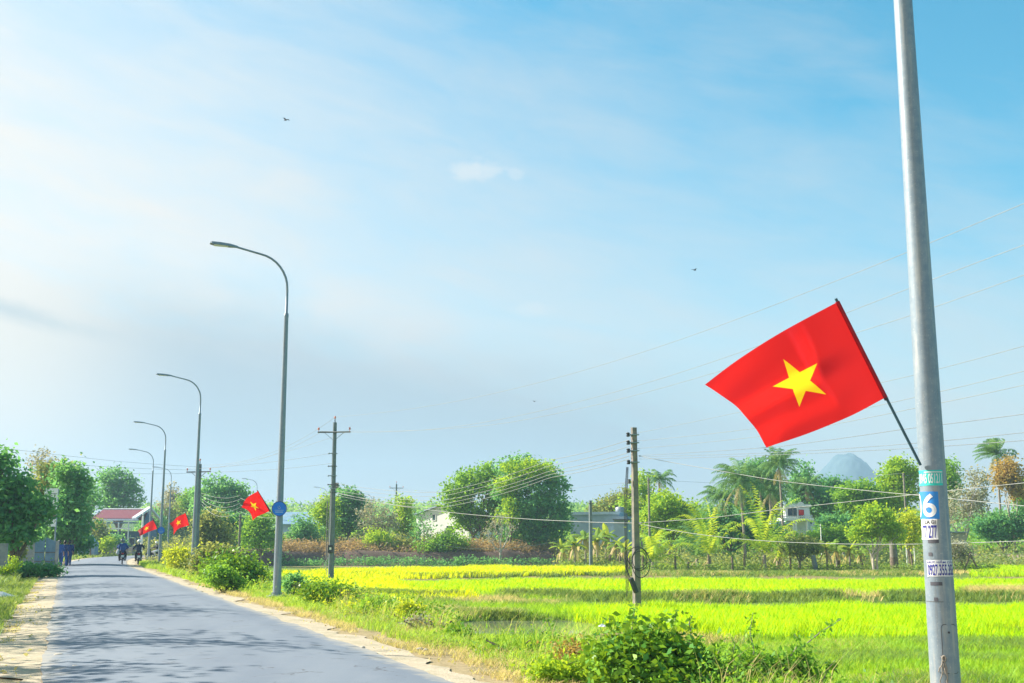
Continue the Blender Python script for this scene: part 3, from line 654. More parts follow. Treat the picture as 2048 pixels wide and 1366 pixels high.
z0 = zpix(1203.5); wrap('seam', *gridrect(arc(-.95, z0), arc(.2, z0), z0-.0025, z0+.0025, 12, 1), M['iron'], .0015, L0)
def access_door():
    z0, z1 = zpix(1347, 1885), zpix(1248, 1880); x0, x1 = arc(-.08, z0), arc(.86, z0); r = .028
    def rr(x0, x1, z0, z1, r, k=6):
        out = []
        for cx, cz, a0 in ((x1-r, z1-r, 0), (x0+r, z1-r, 90), (x0+r, z0+r, 180), (x1-r, z0+r, 270)):
            for i in range(k+1): a = radians(a0+90*i/k); out.append((cx+r*cos(a), cz+r*sin(a)))
        return out
    o, i = rr(x0, x1, z0, z1, r), rr(x0+.004, x1-.004, z0+.004, z1-.004, r-.004); n = len(o)
    wrap('door_gap', o+i, [(k, (k+1) % n, n+(k+1) % n, n+k) for k in range(n)], M['black_line'], .003, L0)
    # panel as grid rows so it follows the curve
    V = []; rows = 24
    for k in range(rows+1):
        z = z0+.004+(z1-z0-.008)*k/rows; e = max(0, r-.004-min(z-z0-.004, z1-.004-z)); ins = (r-.004)-sqrt(max(0, (r-.004)**2-e**2)) if e > 0 else 0
        V += [(x0+.004+ins+(x1-x0-.008-2*ins)*j/8, z) for j in range(9)]
    d = wrap('access_door', V, [(k*9+j, k*9+j+1, k*9+j+10, k*9+j+9) for k in range(rows) for j in range(8)], M['steel'], .006, L0)
    a = VIEW+(x0+.42*(x1-x0))/lamp_radius(1)-L0R; z = z1-.06; R = lamp_radius(z)+.007
    MB().tube([(R*cos(a), R*sin(a), z), ((R+.006)*cos(a), (R+.006)*sin(a), z)], .008, 10).build('lock', M['black_line'], d)
access_door()
def string_tie():
    z = zpix(1322, 1885); mb = MB(); R = lamp_radius(z)+.006
    for k in range(5):
        a0 = VIEW-L0R+random.uniform(-.15, .1); pts = []
        for i in range(9):
            t = i/8; a = a0+random.uniform(-.06, .06)-(.35*t if k % 2 else -.1*t); pts.append(((R+.012*sin(pi*t))*cos(a), (R+.012*sin(pi*t))*sin(a), z+.04-.24*t*(1 if k < 3 else .5)))
        mb.tube(pts, .004, 5)
    mb.tube([((R+.01)*cos(VIEW-L0R+.1*cos(q)), (R+.01)*sin(VIEW-L0R+.1*cos(q)), z+.02+.02*sin(q)) for q in np.linspace(0, 6.3, 12)], .006, 5)
    tag(mb.build('string_tie', M['straw_twig']), 'frayed straw coloured string knotted low on the stickered lamp post', 'string').matrix_world = L0.matrix_basis
string_tie()

# ------------------------------------------------------------------ flags and round signs
def flagmat():
    m, t, p, o = newmat('flag_cloth'); uv = t.n('ShaderNodeUVMap'); sp = t.n('ShaderNodeSeparateXYZ'); t.set(sp.inputs[0], uv.outputs[0])
    x = t.m('SUBTRACT', sp.outputs[0], .75); y = t.m('SUBTRACT', sp.outputs[1], .5)
    ang = t.m('ADD', t.m('ARCTAN2', x, y), 4*pi); q = 2*pi/5
    fold = t.m('ABSOLUTE', t.m('SUBTRACT', t.m('MODULO', t.m('ADD', ang, q/2), q), q/2))
    rr = t.m('SQRT', t.m('ADD', t.m('MULTIPLY', x, x), t.m('MULTIPLY', y, y)))
    px, py = t.m('MULTIPLY', rr, t.m('COSINE', fold)), t.m('MULTIPLY', rr, t.m('SINE', fold)); R = .270; ri = R*.382
    ex, ey = ri*cos(pi/5)-R, ri*sin(pi/5)
    cr = t.m('SUBTRACT', t.m('MULTIPLY', t.m('SUBTRACT', px, R), ey), t.m('MULTIPLY', py, ex)); star = t.m('GREATER_THAN', t.m('MULTIPLY', cr, -1.0), 0.0)
    c = t.mix(star, (.54, .001, .013), (.78, .47, .004)); t.set(p.inputs['Base Color'], c); p.inputs['Roughness'].default_value = .5; p.inputs['Specular IOR Level'].default_value = .3
    tr = t.n('ShaderNodeBsdfTranslucent'); t.set(tr.inputs[0], t.mix(star, (.84, .024, .020), (1.0, .68, .02)))
    mx = t.n('ShaderNodeMixShader'); mx.inputs[0].default_value = .40; t.nt.links.new(p.outputs[0], mx.inputs[1]); t.nt.links.new(tr.outputs[0], mx.inputs[2]); t.nt.links.new(mx.outputs[0], o.inputs[0]); return m
M['flag'] = flagmat(); M['flag_sleeve'] = surf('flag_sleeve_cloth', (.42, .002, .014), (.30, .001, .012), 12, .6)
def flag(label, tu, bu, lu, mu, root_uv, Ys, disp, edge=(0, 0, 0), tipx=.03, r=.0115, nx=60, ny=40):
    """corners: staff top, staff bottom, fly top, fly bottom as pixels, Ys their distances"""
    T, B, Lc, Mc = [at(*p, y) for p, y in zip((tu, bu, lu, mu), Ys[:4])]; A = at(*root_uv, Ys[4])
    root = thing('national_flag', label, 'flag', A, 0, 'red flags with yellow star on the lamp posts')
    nrm = (B-T).cross(Lc-T).normalized()
    if nrm.y > 0: nrm = -nrm                            # towards the road user
    d = (T-B).normalized(); H = (T-B).length
    MB().tube([A-A, T+d*tipx-A], r, 10).build('flagpole', M['staff'], root)
    V = []; UV = []
    for j in range(ny+1):
        for i in range(nx+1):
            s, t = i/nx, j/ny                        # s: staff to fly, t: bottom to top
            p = B.lerp(T, t).lerp(Mc.lerp(Lc, t), s)
            p += d*(edge[0]*H*sin(pi*s)*t-edge[1]*H*sin(pi*s)*(1-t)) + (T-Lc).normalized()*edge[2]*H*sin(pi*t)*s**3
            q = disp(s, t); a_, b_ = q if isinstance(q, tuple) else (q, 0.0)
            p += nrm*a_*H+(camo.location-p).normalized()*b_*H
            V.append(p-A); UV.append((s*1.5, t))
    F = [(j*(nx+1)+i, j*(nx+1)+i+1, (j+1)*(nx+1)+i+1, (j+1)*(nx+1)+i) for j in range(ny) for i in range(nx)]
    me = bpy.data.meshes.new('flag_cloth'); me.from_pydata([tuple(v) for v in V], [], F); uv = me.uv_layers.new(name='UVMap')
    for lp in me.loops: uv.data[lp.index].uv = UV[lp.vertex_index]
    me.polygons.foreach_set('use_smooth', [True]*len(F)); me.materials.append(M['flag']); link('flag_cloth', me, root)
    MB().tube([B-A-d*.0, (B+T)/2-A, T-A+d*.004], r*1.5, 12).build('sleeve', M['flag_sleeve'], root)
    b2 = MB(); b2.tube([d*(H*.0)+(B-A)-d*.02, (B-A)+d*.03], r*1.5, 10).build('clamp', M['dark'], root)
    return root
def disp_big(s, t):
    w = .045*sin(s*5.2+t*1.3+.3)*min(1, s*3)+.020*sin(s*11-t*4)*s+.012*sin(s*4+t*17)*s*s+.02*abs(sin(s*7+t*5))*(1-t)*s
    c = .335+.045*(1-t)-.012*sin(t*9); wd = .016+.044*sstep(t, .35, .8); k = sstep(np.array(s), c-wd, c+wd)
    return float(w*.75), float((.05+.27*sstep(np.array(t), .40, .62))*(k-.55*s)*sstep(np.array(t), .1, .3))
flag('large red flag with yellow star on the stickered lamp post', (1675, 604), (1771, 795), (1407, 770), (1536, 895), (1841, 930), (8.72, 8.84, 8.55, 8.75, 8.94), disp_big, (.035, .03, .07))
flag('red flag with yellow star on the lamp post with the near blue sign', (515, 982), (539, 1022), (479, 1014), (504, 1041), (547, 1031), (32.3, 32.6, 32.0, 32.2, 33.1),
     lambda s, t: .07*sin(s*6+t*2)+.09*float(sstep(np.array(s+(1-t)*.6), .75, .95)), (.05, -.06, .12), r=.014, nx=30, ny=20)
flag('red flag flying in front of cross-armed pole, lower fly corner folded down', (370, 1026), (378, 1050), (338, 1047), (346, 1070), (386, 1056), (57.8, 58.1, 57.4, 57.2, 58.5),
     lambda s, t: .10*sin(s*7+t*2), (.02, -.16, .14), r=.016, nx=30, ny=20)
flag('small far red flag next to the far blue sign', (306, 1040), (314, 1057), (275, 1062), (279, 1072), (320, 1062), (81.2, 81.4, 80.8, 80.6, 81.7),
     lambda s, t: .10*sin(s*8+t*3), (.05, -.02, .1), r=.018, nx=30, ny=20)
def round_sign(label, uv, Y, r, lean=0.0):
    p = at(*uv, Y-.13); root = thing('round_sign', label, 'sign', p, 0, 'round blue signs on lamp posts'); root.rotation_euler = (0, 0, atan2(-p.x, p.y)*.5)
    MB().tube([(0, .012, 0), (0, -.012, 0)], r, 40).build('plate', M['blue_sign'], root)
    V = []; n = 40
    for i in range(n): a = 2*pi*i/n; V += [(r*.93*cos(a), -.016, r*.93*sin(a)), (r*1.01*cos(a), -.016, r*1.01*sin(a))]
    pymesh('rim', V, [(2*i, 2*i+1, (2*i+3) % (2*n), (2*i+2) % (2*n)) for i in range(n)], M['navy'], root)
    e = MB()
    pts = [(-.10*r/.38+.2*r*(1-cos(q))*.5*1.2, -.02, .16*r-.34*r*sin(q)*.5-.02) for q in np.linspace(0, pi, 10)]
    e.tube([(-.16*r, -.02, .32*r)]+[(-.16*r+.16*r*(1-cos(q)), -.02, .16*r-.15*r*sin(q)) for q in np.linspace(0, pi, 10)]+[(.16*r, -.02, .22*r)], .035*r, 6)
    e.tube([(0, -.02, .40*r), (.02*r, -.02, .22*r)], .03*r, 5); e.build('emblem', M['sign_ink'], root)
    for z, w, h in ((-.20, .62, .035), (-.45, .52, .06)): MB().box((0, -.018, z*r), (2*w*r, .006, 2*h*r)).build('inscription_bar', M['sign_ink'], root)
    MB().box((0, .06, 0), (.24, .10, .04)).build('bracket', M['iron'], root)
round_sign('round blue sign on the lamp post in front of the paddies', (558.5, 1017.5), 32.5, .205)
round_sign('small far round blue sign on the lamp post beyond the motorbikes', (322.3, 1060.8), 81.6, .25)

# ------------------------------------------------------------------ power poles and wires
def pin_insulator(parent, p, r=.055):
    o = MB().tube([p, (p[0], p[1], p[2]+.12)], .014, 6).tube([(p[0], p[1], p[2]+.10), (p[0], p[1], p[2]+.13), (p[0], p[1], p[2]+.16), (p[0], p[1], p[2]+.2), (p[0], p[1], p[2]+.26)], [r*.6, r*1.5, r*.7, r*1.3, r*.5], 10).build('insulator', M['insul'], parent); return o
def mv_pole(label, uvtop, uvbase, Y, basez, extra=True, rz=0.0, wscale=1.0):
    p0 = at(*uvbase, Y); top = at(*uvtop, Y); H = top.z-basez; root = thing('power_pole', label, 'power pole', (top.x, Y, basez), rz, 'concrete power poles')
    MB().tube([(0, 0, -.3), (0, 0, H*.5), (0, 0, H)], [.19*wscale, .155*wscale, .12*wscale], 12).build('post', M['concrete_dark'], root)
    arm = MB(); z = H-.62; arm.bar((-1.05, -.14, z), (1.05, -.14, z), .09, .09); ca = arm.build('crossarm', M['iron'], root)
    for s in (-1, 1): MB().bar((s*.06, -.13, z-.5), (s*.62, -.14, z-.03), .05, .02).build('brace', M['iron'], ca); pin_insulator(ca, (s*1.0, -.14, z+.04))
    MB().bar((0, 0, H-.05), (0, 0, H+.22), .05).build('top_pin', M['iron'], root); pin_insulator(root, (0, 0, H+.15))
    if extra:
        for k, dz in enumerate((1.95, 2.75, 3.35, 3.9, 4.15, 4.4)):
            b = MB(); b.box((0, 0, H-dz), (.33, .33, .05)); 
            if k < 4: b.box((-.26, 0, H-dz), (.22, .06, .05)); b.ball((-.34, 0, H-dz), .055, 8, 5)
            b.build('band_clamp', M['iron'] if k % 2 else M['steel'], root, 0)
        MB().box((.22, -.05, H-3.95), (.24, .22, .32)).build('junction_box', M['iron'], root, .01)
        bx = MB().box((.0, -.2, 2.0), (.3, .2, .48)).build('meter_box', M['dark'], root, .01); MB().box((0, -.31, 2.03), (.12, .02, .14)).build('dial', M['white'], bx)
        c = MB(); c.tube([(-.12, -.12, H-4.2), (-.17, -.14, H-6), (-.20, -.14, 2.4), (-.24, -.15, 1.2), (-.22, -.15, .4)], .022, 6)
        c.tube([(-.17, -.16, 1.5), (-.30, -.18, 1.2), (-.36, -.18, .85), (-.28, -.18, .7)], .02, 6); c.tube([(-.05, -.19, H-4.2), (-.04, -.19, 4), (-.08, -.2, 2.3)], .015, 6); c.build('riser_cable', M['wire'], root)
    return root
mv = mv_pole('tall power pole with orange-tipped insulators and meter box in the paddy', (670, 845), (668, 1163), 72.5, -.9, True, radians(-6))
mv_pole('power pole with plain crossarm right behind a lamp post', (400, 928), (398, 1130), 90, -.5, False, radians(-16), 1.1)
mv_pole('distant power pole with crossarm beyond the green thicket', (793, 968), (790, 1075), 176, -.2, False, radians(10), .95)
def lv_pole():
    Y = 39.0; top = at(1267.5, 855, Y); H = top.z-FZ; root = thing('power_pole', 'weathered square power pole with coiled black cable in the rice field', 'power pole', (top.x, Y, FZ), radians(20), 'concrete power poles')
    b = MB(); b.box((0, 0, H/2-.15), (.235, .22, H+.3), taper=.68); b.build('post', M['concrete'], root, .012)
    for k in range(4):
        z = H-.25-.27*k-(.12 if k == 3 else 0); q = MB().box((0, 0, z), (.27, .26, .035)).bar((-.1, 0, z), (-.24, 0, z), .04, .03).build('bracket', M['steel'], root)
        MB().tube([(-.22, 0, z-.07), (-.22, 0, z-.03), (-.22, 0, z), (-.22, 0, z+.03), (-.22, 0, z+.07)], [.05, .065, .04, .065, .05], 10).build('insulator', M['dark'], q)
    MB().tube([(-.2, 0, H-1.75), (-.2, 0, H-1.9)], .05, 8).build('hook', M['iron'], root)
    c = MB()
    for k in range(3): c.tube([(-.26-.03*k, -.05, H-1.35), (-.34-.05*k, -.06, H-2.6), (-.36-.03*k, -.06, H-4.4), (-.33-.05*k, -.1, H-5.4-.1*k)], .012, 5)
    c.build('drop_cable', M['dark'], root)
    loop = MB(); 
    for k, (cx, cz, rx, rz_) in enumerate(((-.05, 1.85, .36, .36), (.02, 1.75, .27, .32), (.04, 1.68, .33, .48))):
        loop.tube([(cx+rx*cos(a), -.2-.03*k+.02*sin(3*a), cz+rz_*sin(a)) for a in np.linspace(.2, 6.2, 28)], .014, 6)
    loop.tube([(-.5, -.2, 1.85), (-.47, -.22, 1.5), (-.33, -.24, 1.15)], .016, 6); loop.build('cable_coil', M['dark'], root)
    jb = MB().bar((-.33, -.24, 1.2), (-.12, -.22, .72), .16, .13); jb.build('splice_box', M['dark'], root, .03)
    return root
lv = lv_pole()
def small_pole(label, uvt, Y, bz, r, mat='concrete', sq=False):
    t = at(*uvt, Y); root = thing('cable_post', label, 'post', (t.x, Y, bz), .3, 'thin posts carrying service cables'); H = t.z-bz
    b = MB(); (b.box((0, 0, H/2), (2*r, 2*r, H), taper=.8) if sq else b.tube([(0, 0, -.1), (0, 0, H)], [r, r*.8], 10)); b.build('post', M[mat], root)
    MB().box((0, -r, H-.25), (r*3.4, r*1.2, .06)).build('bracket', M['iron'], root)
small_pole('thin pale post with cables beside the tall far palm', (1297, 955), 105, -.6, .11, 'concrete')
small_pole('short dark post before the grey flat-roofed building', (1180.5, 1001), 100, -.4, .13, 'concrete_dark', True)
small_pole('thin pale post among yellow-green trees by the stickered lamp', (1807, 946), 112, -.5, .12, 'concrete')
small_pole('thin grey post in the shrubs under the flag by the blue sign', (481, 1028), 84, -.3, .10, 'concrete')
small_pole('slim whitish post touching the far flag', (286.5, 1025), 108, 0, .11, 'white')
small_pole('slim post with a white bracket left of the meter-box power pole', (655, 1000), 120, 0, .05, 'concrete')
small_pole('low pale post by the garden of the white villa', (1641, 1048), 110, -.4, .05, 'white')
WN = 0
def wire(label, px, Y0, Y1, r=.013, mat='wire', group='overhead cables'):
    """cable through the pixel points; distance varies as on a straight span"""
    us = np.array([p[0] for p in px], float); vs = np.array([p[1] for p in px], float)
    u = np.linspace(us[0], us[-1], 40); k = np.polyfit(us, vs, min(2, len(px)-1)) if len(px) < 6 else np.polyfit(us, vs, 3); v = np.polyval(k, u)
    v += np.interp(u, us, vs-np.polyval(k, us)); f = (u-u[0])/(u[-1]-u[0]); Y = 1/((1-f)/Y0+f/Y1)
    o = MB().tube([at(a, b, y) for a, b, y in zip(u, v, Y)], r*.72, 5).build('power_line', M[mat]); return tag(o, label, 'cable', group)
MVY, LVY = 72.5, 39.0
wire('topmost thin cable sweeping up from the orange-tipped pole past the big flag', [(670, 834), (900, 805), (1220, 725), (1600, 590), (2048, 407), (2250, 318)], MVY, 21, .010)
wire('second cable from the orange-tipped pole, passing behind the top of the big flag', [(640, 862), (900, 855), (1150, 805), (1430, 722), (1815, 578), (2048, 490), (2250, 410)], MVY, 21.5, .010)
wire('third cable from the orange-tipped pole, passing behind the middle of the big flag', [(701, 862), (1000, 848), (1200, 808), (1430, 745), (1815, 633), (2048, 550), (2250, 470)], MVY, 22, .010)
wire('faint high cable rising from the square pole behind the flag', [(1275, 866), (1475, 825), (1850, 745), (2048, 692), (2200, 650)], LVY, 17, .007)
wire('faint cable from the square pole passing under the flag tip', [(1275, 882), (1560, 850), (1850, 790), (2048, 742), (2200, 708)], LVY, 17, .007)
wire('faint cable from the square pole, lowest of the pale rising ones', [(1275, 897), (1560, 868), (1850, 812), (2048, 770), (2200, 740)], LVY, 17, .007)
wire('dark cable from the square pole just below the flag corner', [(1278, 911), (1560, 893), (1810, 858), (2048, 828), (2200, 808)], LVY, 18, .009, 'wire_dark')
wire('dark cable above the bluish hill, upper of two', [(1278, 913), (1660, 899), (2048, 865), (2200, 848)], LVY, 18, .008, 'wire_dark')
wire('dark cable above the bluish hill, lower of two', [(1278, 918), (1660, 905), (2048, 881), (2200, 868)], LVY, 18, .008, 'wire_dark')
wire('pale cable dropping from the square pole across the palms', [(1278, 912), (1420, 938), (1560, 962), (1850, 992), (2048, 1012), (2200, 1026)], LVY, 22, .012)
wire('pale cable rising gently across the white villa', [(1272, 1046), (1420, 1036), (1560, 1018), (1850, 987), (2048, 966), (2200, 950)], LVY, 24, .012)
wire('pale low cable crossing the young palms and tree trunks', [(1272, 1046), (1340, 1060), (1480, 1078), (1650, 1087), (1850, 1088), (2048, 1082), (2200, 1076)], LVY, 24, .012)
wire('white cable slung between the two power poles, lowest of the bundle', [(672, 985), (800, 1012), (1000, 1034), (1130, 1042), (1266, 1046)], MVY, LVY, .018)
for k, (a, b, c) in enumerate(((966, 985, 880), (973, 993, 893), (980, 1002, 905), (986, 1009, 912), (990, 1016, 918))):
    nm = ['first and highest', 'second highest', 'middle', 'fourth', 'fifth and lowest'][k]
    wire('thin cable crossing the big round tree, %s of five' % nm, [(670, a), (880, b), (1100, (b*.42+c*.58)-4), (1258, c)], MVY, LVY, .013, 'wire')
wire('white service cable hanging in a deep sag before the dark bank', [(672, 990), (745, 1048), (850, 1083), (960, 1098), (1060, 1092), (1145, 1076)], MVY, 118, .022)
for k, (p) in enumerate(([(645, 862), (560, 905), (480, 928), (376, 936)], [(670, 834), (590, 885), (500, 918), (400, 930)], [(700, 862), (600, 895), (520, 917), (425, 936)])):
    wire('thin cable from the orange-tipped pole to the pole behind a lamp, %s' % ['lowest', 'highest', 'middle'][k], p, MVY, 90, .011)
wire('dark cable from the upper clamp running to the pole behind a lamp', [(664, 906), (560, 922), (480, 930), (403, 936)], MVY, 90, .014, 'wire_dark')
wire('dark cable from the second clamp running to the pole behind a lamp', [(664, 926), (560, 938), (480, 942), (403, 944)], MVY, 90, .014, 'wire_dark')
for k in range(5):
    wire('slack pale cable of a bundle between lamp and thin post, %s' % ['topmost', 'second', 'third', 'fourth', 'lowest'][k], [(400, 985+5*k), (430, 994+9*k), (458, 996+9*k), (481, 990+8*k)], 90, 84, .016)
    if k < 3: wire('pale cable from the thin post to the meter-box pole, %s of three' % ['upper', 'middle', 'lower'][k], [(481, 996+14*k), (540, 1016+10*k), (600, 1013+6*k), (664, 982+4*k)], 84, MVY, .014)
for k in range(3):
    wire('thin cable high above the red-roofed house, %s of three' % ['upper', 'middle', 'lower'][k], [(-60, 888+20*k), (80, 905+18*k), (240, 923+12*k), (400, 934+6*k)], 60, 90, .011, 'wire_dark')
wire('thin dark cable from far pole to the round tree', [(793, 978), (850, 982), (900, 986)], 176, 150, .02, 'wire_dark')
wire('thin cable from the slim palm-side post to the palms', [(1297, 958), (1370, 963), (1440, 966), (1530, 963)], 105, 118, .014, 'wire_dark')
wire('thin cable crossing the foot of the bluish hill', [(1600, 972), (1700, 958), (1807, 946)], 130, 112, .014, 'wire_dark')
wire('thin cable from the square pole towards the far treetops', [(1262, 965), (1200, 970), (1140, 978)], LVY, 90, .009, 'wire_dark')

# ------------------------------------------------------------------ buildings and walls
def window(parent, c, w, h, depth=.06, frame=M['white'], axis='y', sgn=-1):
    """window with frame and pane on a wall whose outside faces sgn along the axis"""
    f = MB(); t = .07
    def bx(mb, x, z, a, b, d, off):
        cc = [c[0], c[1], c[2]+z]; dd = [a, d, b]
        if axis == 'y': cc[0] += x; cc[1] += sgn*off
        else: cc[1] += x; cc[0] += sgn*off; dd = [d, a, b]
        mb.box(cc, dd)
    bx(f, 0, h/2+t/2, w+2*t, t, depth, depth/2); bx(f, 0, -h/2-t/2, w+2*t, t, depth, depth/2); bx(f, -w/2-t/2, 0, t, h, depth, depth/2); bx(f, w/2+t/2, 0, t, h, depth, depth/2)
    fo = f.build('window', frame, parent); g = MB(); bx(g, 0, 0, w, h, .02, .012); g.build('pane', M['glass'], fo); return fo
def red_house():
    Y = 146; k = Y/FPX; o = at(219, 1100, Y); root = thing('village_house', 'low house with red tiled roof and open porch at the end of the road', 'house', (o.x, Y, .0), radians(-4))
    X = lambda u: (u-222)*k
    Zv = lambda v: CH+(1085-v)*k*.985
    w = MB(); w.box((X(225), 3.3, 1.45), (7.0, 5.2, 2.9)); w.prism([(.7, 2.9), (5.9, 2.9), (3.3, Zv(1019)-.1)], X(276)-.02, X(276)+.2, 'x'); w.prism([(.7, 2.9), (5.9, 2.9), (3.3, Zv(1019)-.1)], X(172), X(172)+.2, 'x')
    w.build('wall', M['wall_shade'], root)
    r = MB(); e0, e1, rz_ = Zv(1037), Zv(1037), Zv(1018)
    r.add([(X(182), -.2, e0), (X(268), -.2, e0), (X(268), 3.3, rz_), (X(182), 3.3, rz_), (X(182), 6.8, e0), (X(268), 6.8, e0), (X(182), -.2, e0-.12), (X(268), -.2, e0-.12), (X(268), 3.3, rz_-.14), (X(182), 3.3, rz_-.14), (X(182), 6.8, e0-.12), (X(268), 6.8, e0-.12)],
          [(0, 1, 2, 3), (3, 2, 5, 4), (6, 9, 8, 7), (9, 10, 11, 8), (0, 6, 7, 1), (4, 5, 11, 10), (0, 3, 9, 6), (3, 4, 10, 9), (1, 7, 8, 2), (2, 8, 11, 5)])
    ro = r.build('roof', M['roof_red'], root); MB().tube([(X(182), 3.3, rz_+.03), (X(268), 3.3, rz_+.03)], .10, 8).build('ridge', M['wall_white'], ro)
    b = MB(); b.bar((X(270), -.35, e0-.02), (X(279), 3.3, rz_+.22), .55, .25); b.bar((X(279), 3.3, rz_+.22), (X(279), 6.9, e0), .3, .2); b.build('gable_board', M['wall_white'], root)
    f = MB(); f.box((X(222), -.35, Zv(1040)), (X(272)-X(160), .35, .22)); f.build('eaves_board', M['wall_white'], root)
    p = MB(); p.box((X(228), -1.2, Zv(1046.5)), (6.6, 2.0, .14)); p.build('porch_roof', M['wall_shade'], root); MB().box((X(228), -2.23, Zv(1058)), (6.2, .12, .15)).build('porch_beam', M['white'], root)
    for u in (204, 228, 252, 272): MB().tube([(X(u), -2.2, -.1), (X(u), -2.2, Zv(1046))], .09, 8).build('column', M['wall_white'], root)
    for u in (213, 258): MB().bar((X(u), -2.22, Zv(1057)), (X(u)+.35, -2.22, Zv(1048)), .07).build('strut', M['white'], root)
    d = MB().box((X(238), .66, 1.15), (1.3, .08, 2.2)).build('door', M['glass'], root); window(root, (X(216), .7, 1.5), 1.0, 1.1); window(root, (X(262), .7, 1.5), .7, 1.1)
    MB().box((X(172), -.3, Zv(1054)), (1.0, .3, 1.5)).build('opening_shade', M['dark'], root)  # dark box standing for the shadowed opening at the house side
    MB().box((X(240), -2.25, Zv(1071)), (.16, .06, .3)).build('lantern', M['white'], root)
red_house()
def garden_wall():
    Y = 138; o = at(190, 1100, Y); k = Y/FPX; root = thing('garden_wall', 'low pinkish grey wall before the red-roofed house', 'wall', (o.x, Y, 0))
    b = MB(); b.box((1.4, 0, .45), (6.4, .16, 1.0)); b.build('panel', M['pinkwall'], root)
    for x in (-1.7, .5, 2.6, 4.55): MB().box((x, 0, .6), (.24, .24, 1.35)).build('pier', M['slab'], root)
garden_wall()
def shed_wall():
    Y = 128; k = Y/FPX; o = at(172, 1100, Y); root = thing('shed', 'small grey shed with a pitched end beside the red-roofed house', 'shed', (o.x, Y, 0), radians(10))
    w = MB(); w.prism([(-.9, -.1), (.9, -.1), (.9, 1.5), (.25, 2.15), (-.9, 1.2)], 0, 2.4, 'y'); w.build('wall', M['wall_grey'], root); MB().bar((-1.0, .9, 1.22), (.3, .9, 2.25), 2.9, .06).build('roof', M['wall_blue'], root)
    MB().box((.1, -.03, .7), (.7, .06, 1.4)).build('door', M['fence_blue'], root)
shed_wall()
def gable_house():
    Y = 138; k = Y/FPX; o = at(880, 1100, Y); root = thing('white_house', 'white gabled house partly behind the big round trees', 'house', (o.x, Y, .2), radians(-36)); Z = lambda v: CH+(1085-v)*k-.2
    X = lambda u: (u-880)*k
    w = MB(); w.prism([(X(818), 0), (X(952), 0), (X(952), Z(1030)), (X(885), Z(1013)), (X(818), Z(1030))], 0, 9, 'y'); w.build('wall', M['white'], root)
    r = MB(); 
    for a, b in (((X(812), Z(1031.5)), (X(885), Z(1012))), ((X(885), Z(1012)), (X(958), Z(1031.5)))): r.prism([a, b, (b[0], b[1]+.12), (a[0], a[1]+.12)], -.35, 9.3, 'y')
    r.build('roof', M['wall_grey'], root); window(root, (X(864), 0, Z(1036)), .45, .62); window(root, (X(905), 0, Z(1062)), 1.0, 1.1)
gable_house()
def blue_shed():
    Y = 152; k = Y/FPX; o = at(605, 1100, Y); root = thing('blue_roofed_barn', 'long barn with pale blue metal roof beyond the near lamp with sign', 'barn', (o.x, Y, .2), radians(6)); Z = lambda v: CH+(1085-v)*k-.2; X = lambda u: (u-605)*k
    w = MB(); w.box((X(604), 4, Z(1047)/2), (X(650)-X(560), 7.5, Z(1047))); w.build('wall', M['wall_blue'], root)
    r = MB(); r.prism([(-.4, Z(1049)), (4, Z(1024)), (8.4, Z(1049)), (8.4, Z(1049)-.1), (4, Z(1024)-.1), (-.4, Z(1049)-.1)], X(556), X(654), 'x'); r.build('roof', M['roof_blue'], root)
    for u in (580, 600, 622): window(root, (X(u), .25, 1.5), .8, 1.0)
    MB().box((X(590), -.2, Z(1068)), (3, .9, .08)).build('awning', M['wall_white'], root)
blue_shed()
def flat_house():
    Y = 136; k = Y/FPX; o = at(1190, 1100, Y); root = thing('flat_roofed_house', 'grey flat-roofed house with a water tank behind the banana plants', 'house', (o.x, Y, -.2), radians(-20)); Z = lambda v: CH+(1085-v)*k+.2; X = lambda u: (u-1190)*k
    w = MB(); w.box((0, 3.5, Z(1031)/2), (X(1238)-X(1138), 7, Z(1031))); w.build('wall', M['wall_grey'], root)
    p = MB(); p.box((0, -.04, Z(1028)), (X(1240)-X(1136), .3, .32)); p.box((X(1236), 3.5, Z(1028)), (.3, 7, .3)); p.build('parapet', M['wall_blue'], root)
    MB().box((X(1246), 1.2, Z(1035)/2), (1.6, 4, Z(1035))).build('annex', M['wall_grey'], root); MB().box((X(1248), -.2, Z(1041)), (1.9, 1.8, .14)).build('canopy', M['iron'], root)
    t = MB(); t.tube([(X(1231), 2.5, Z(1026)), (X(1231), 2.5, Z(1023.5)), (X(1231), 2.5, Z(1016)), (X(1231), 2.5, Z(1014.5))], [.5, .55, .55, .3], 14); tk = t.build('water_tank', M['steel'], root)
    for dx in (-.35, .35): MB().box((X(1231)+dx, 2.3, Z(1027.5)), (.1, .6, .3)).build('tank_leg', M['iron'], tk)
    window(root, (X(1172), 0, 1.9), .7, .9); window(root, (X(1215), 0, 1.9), .7, .9)
flat_house()
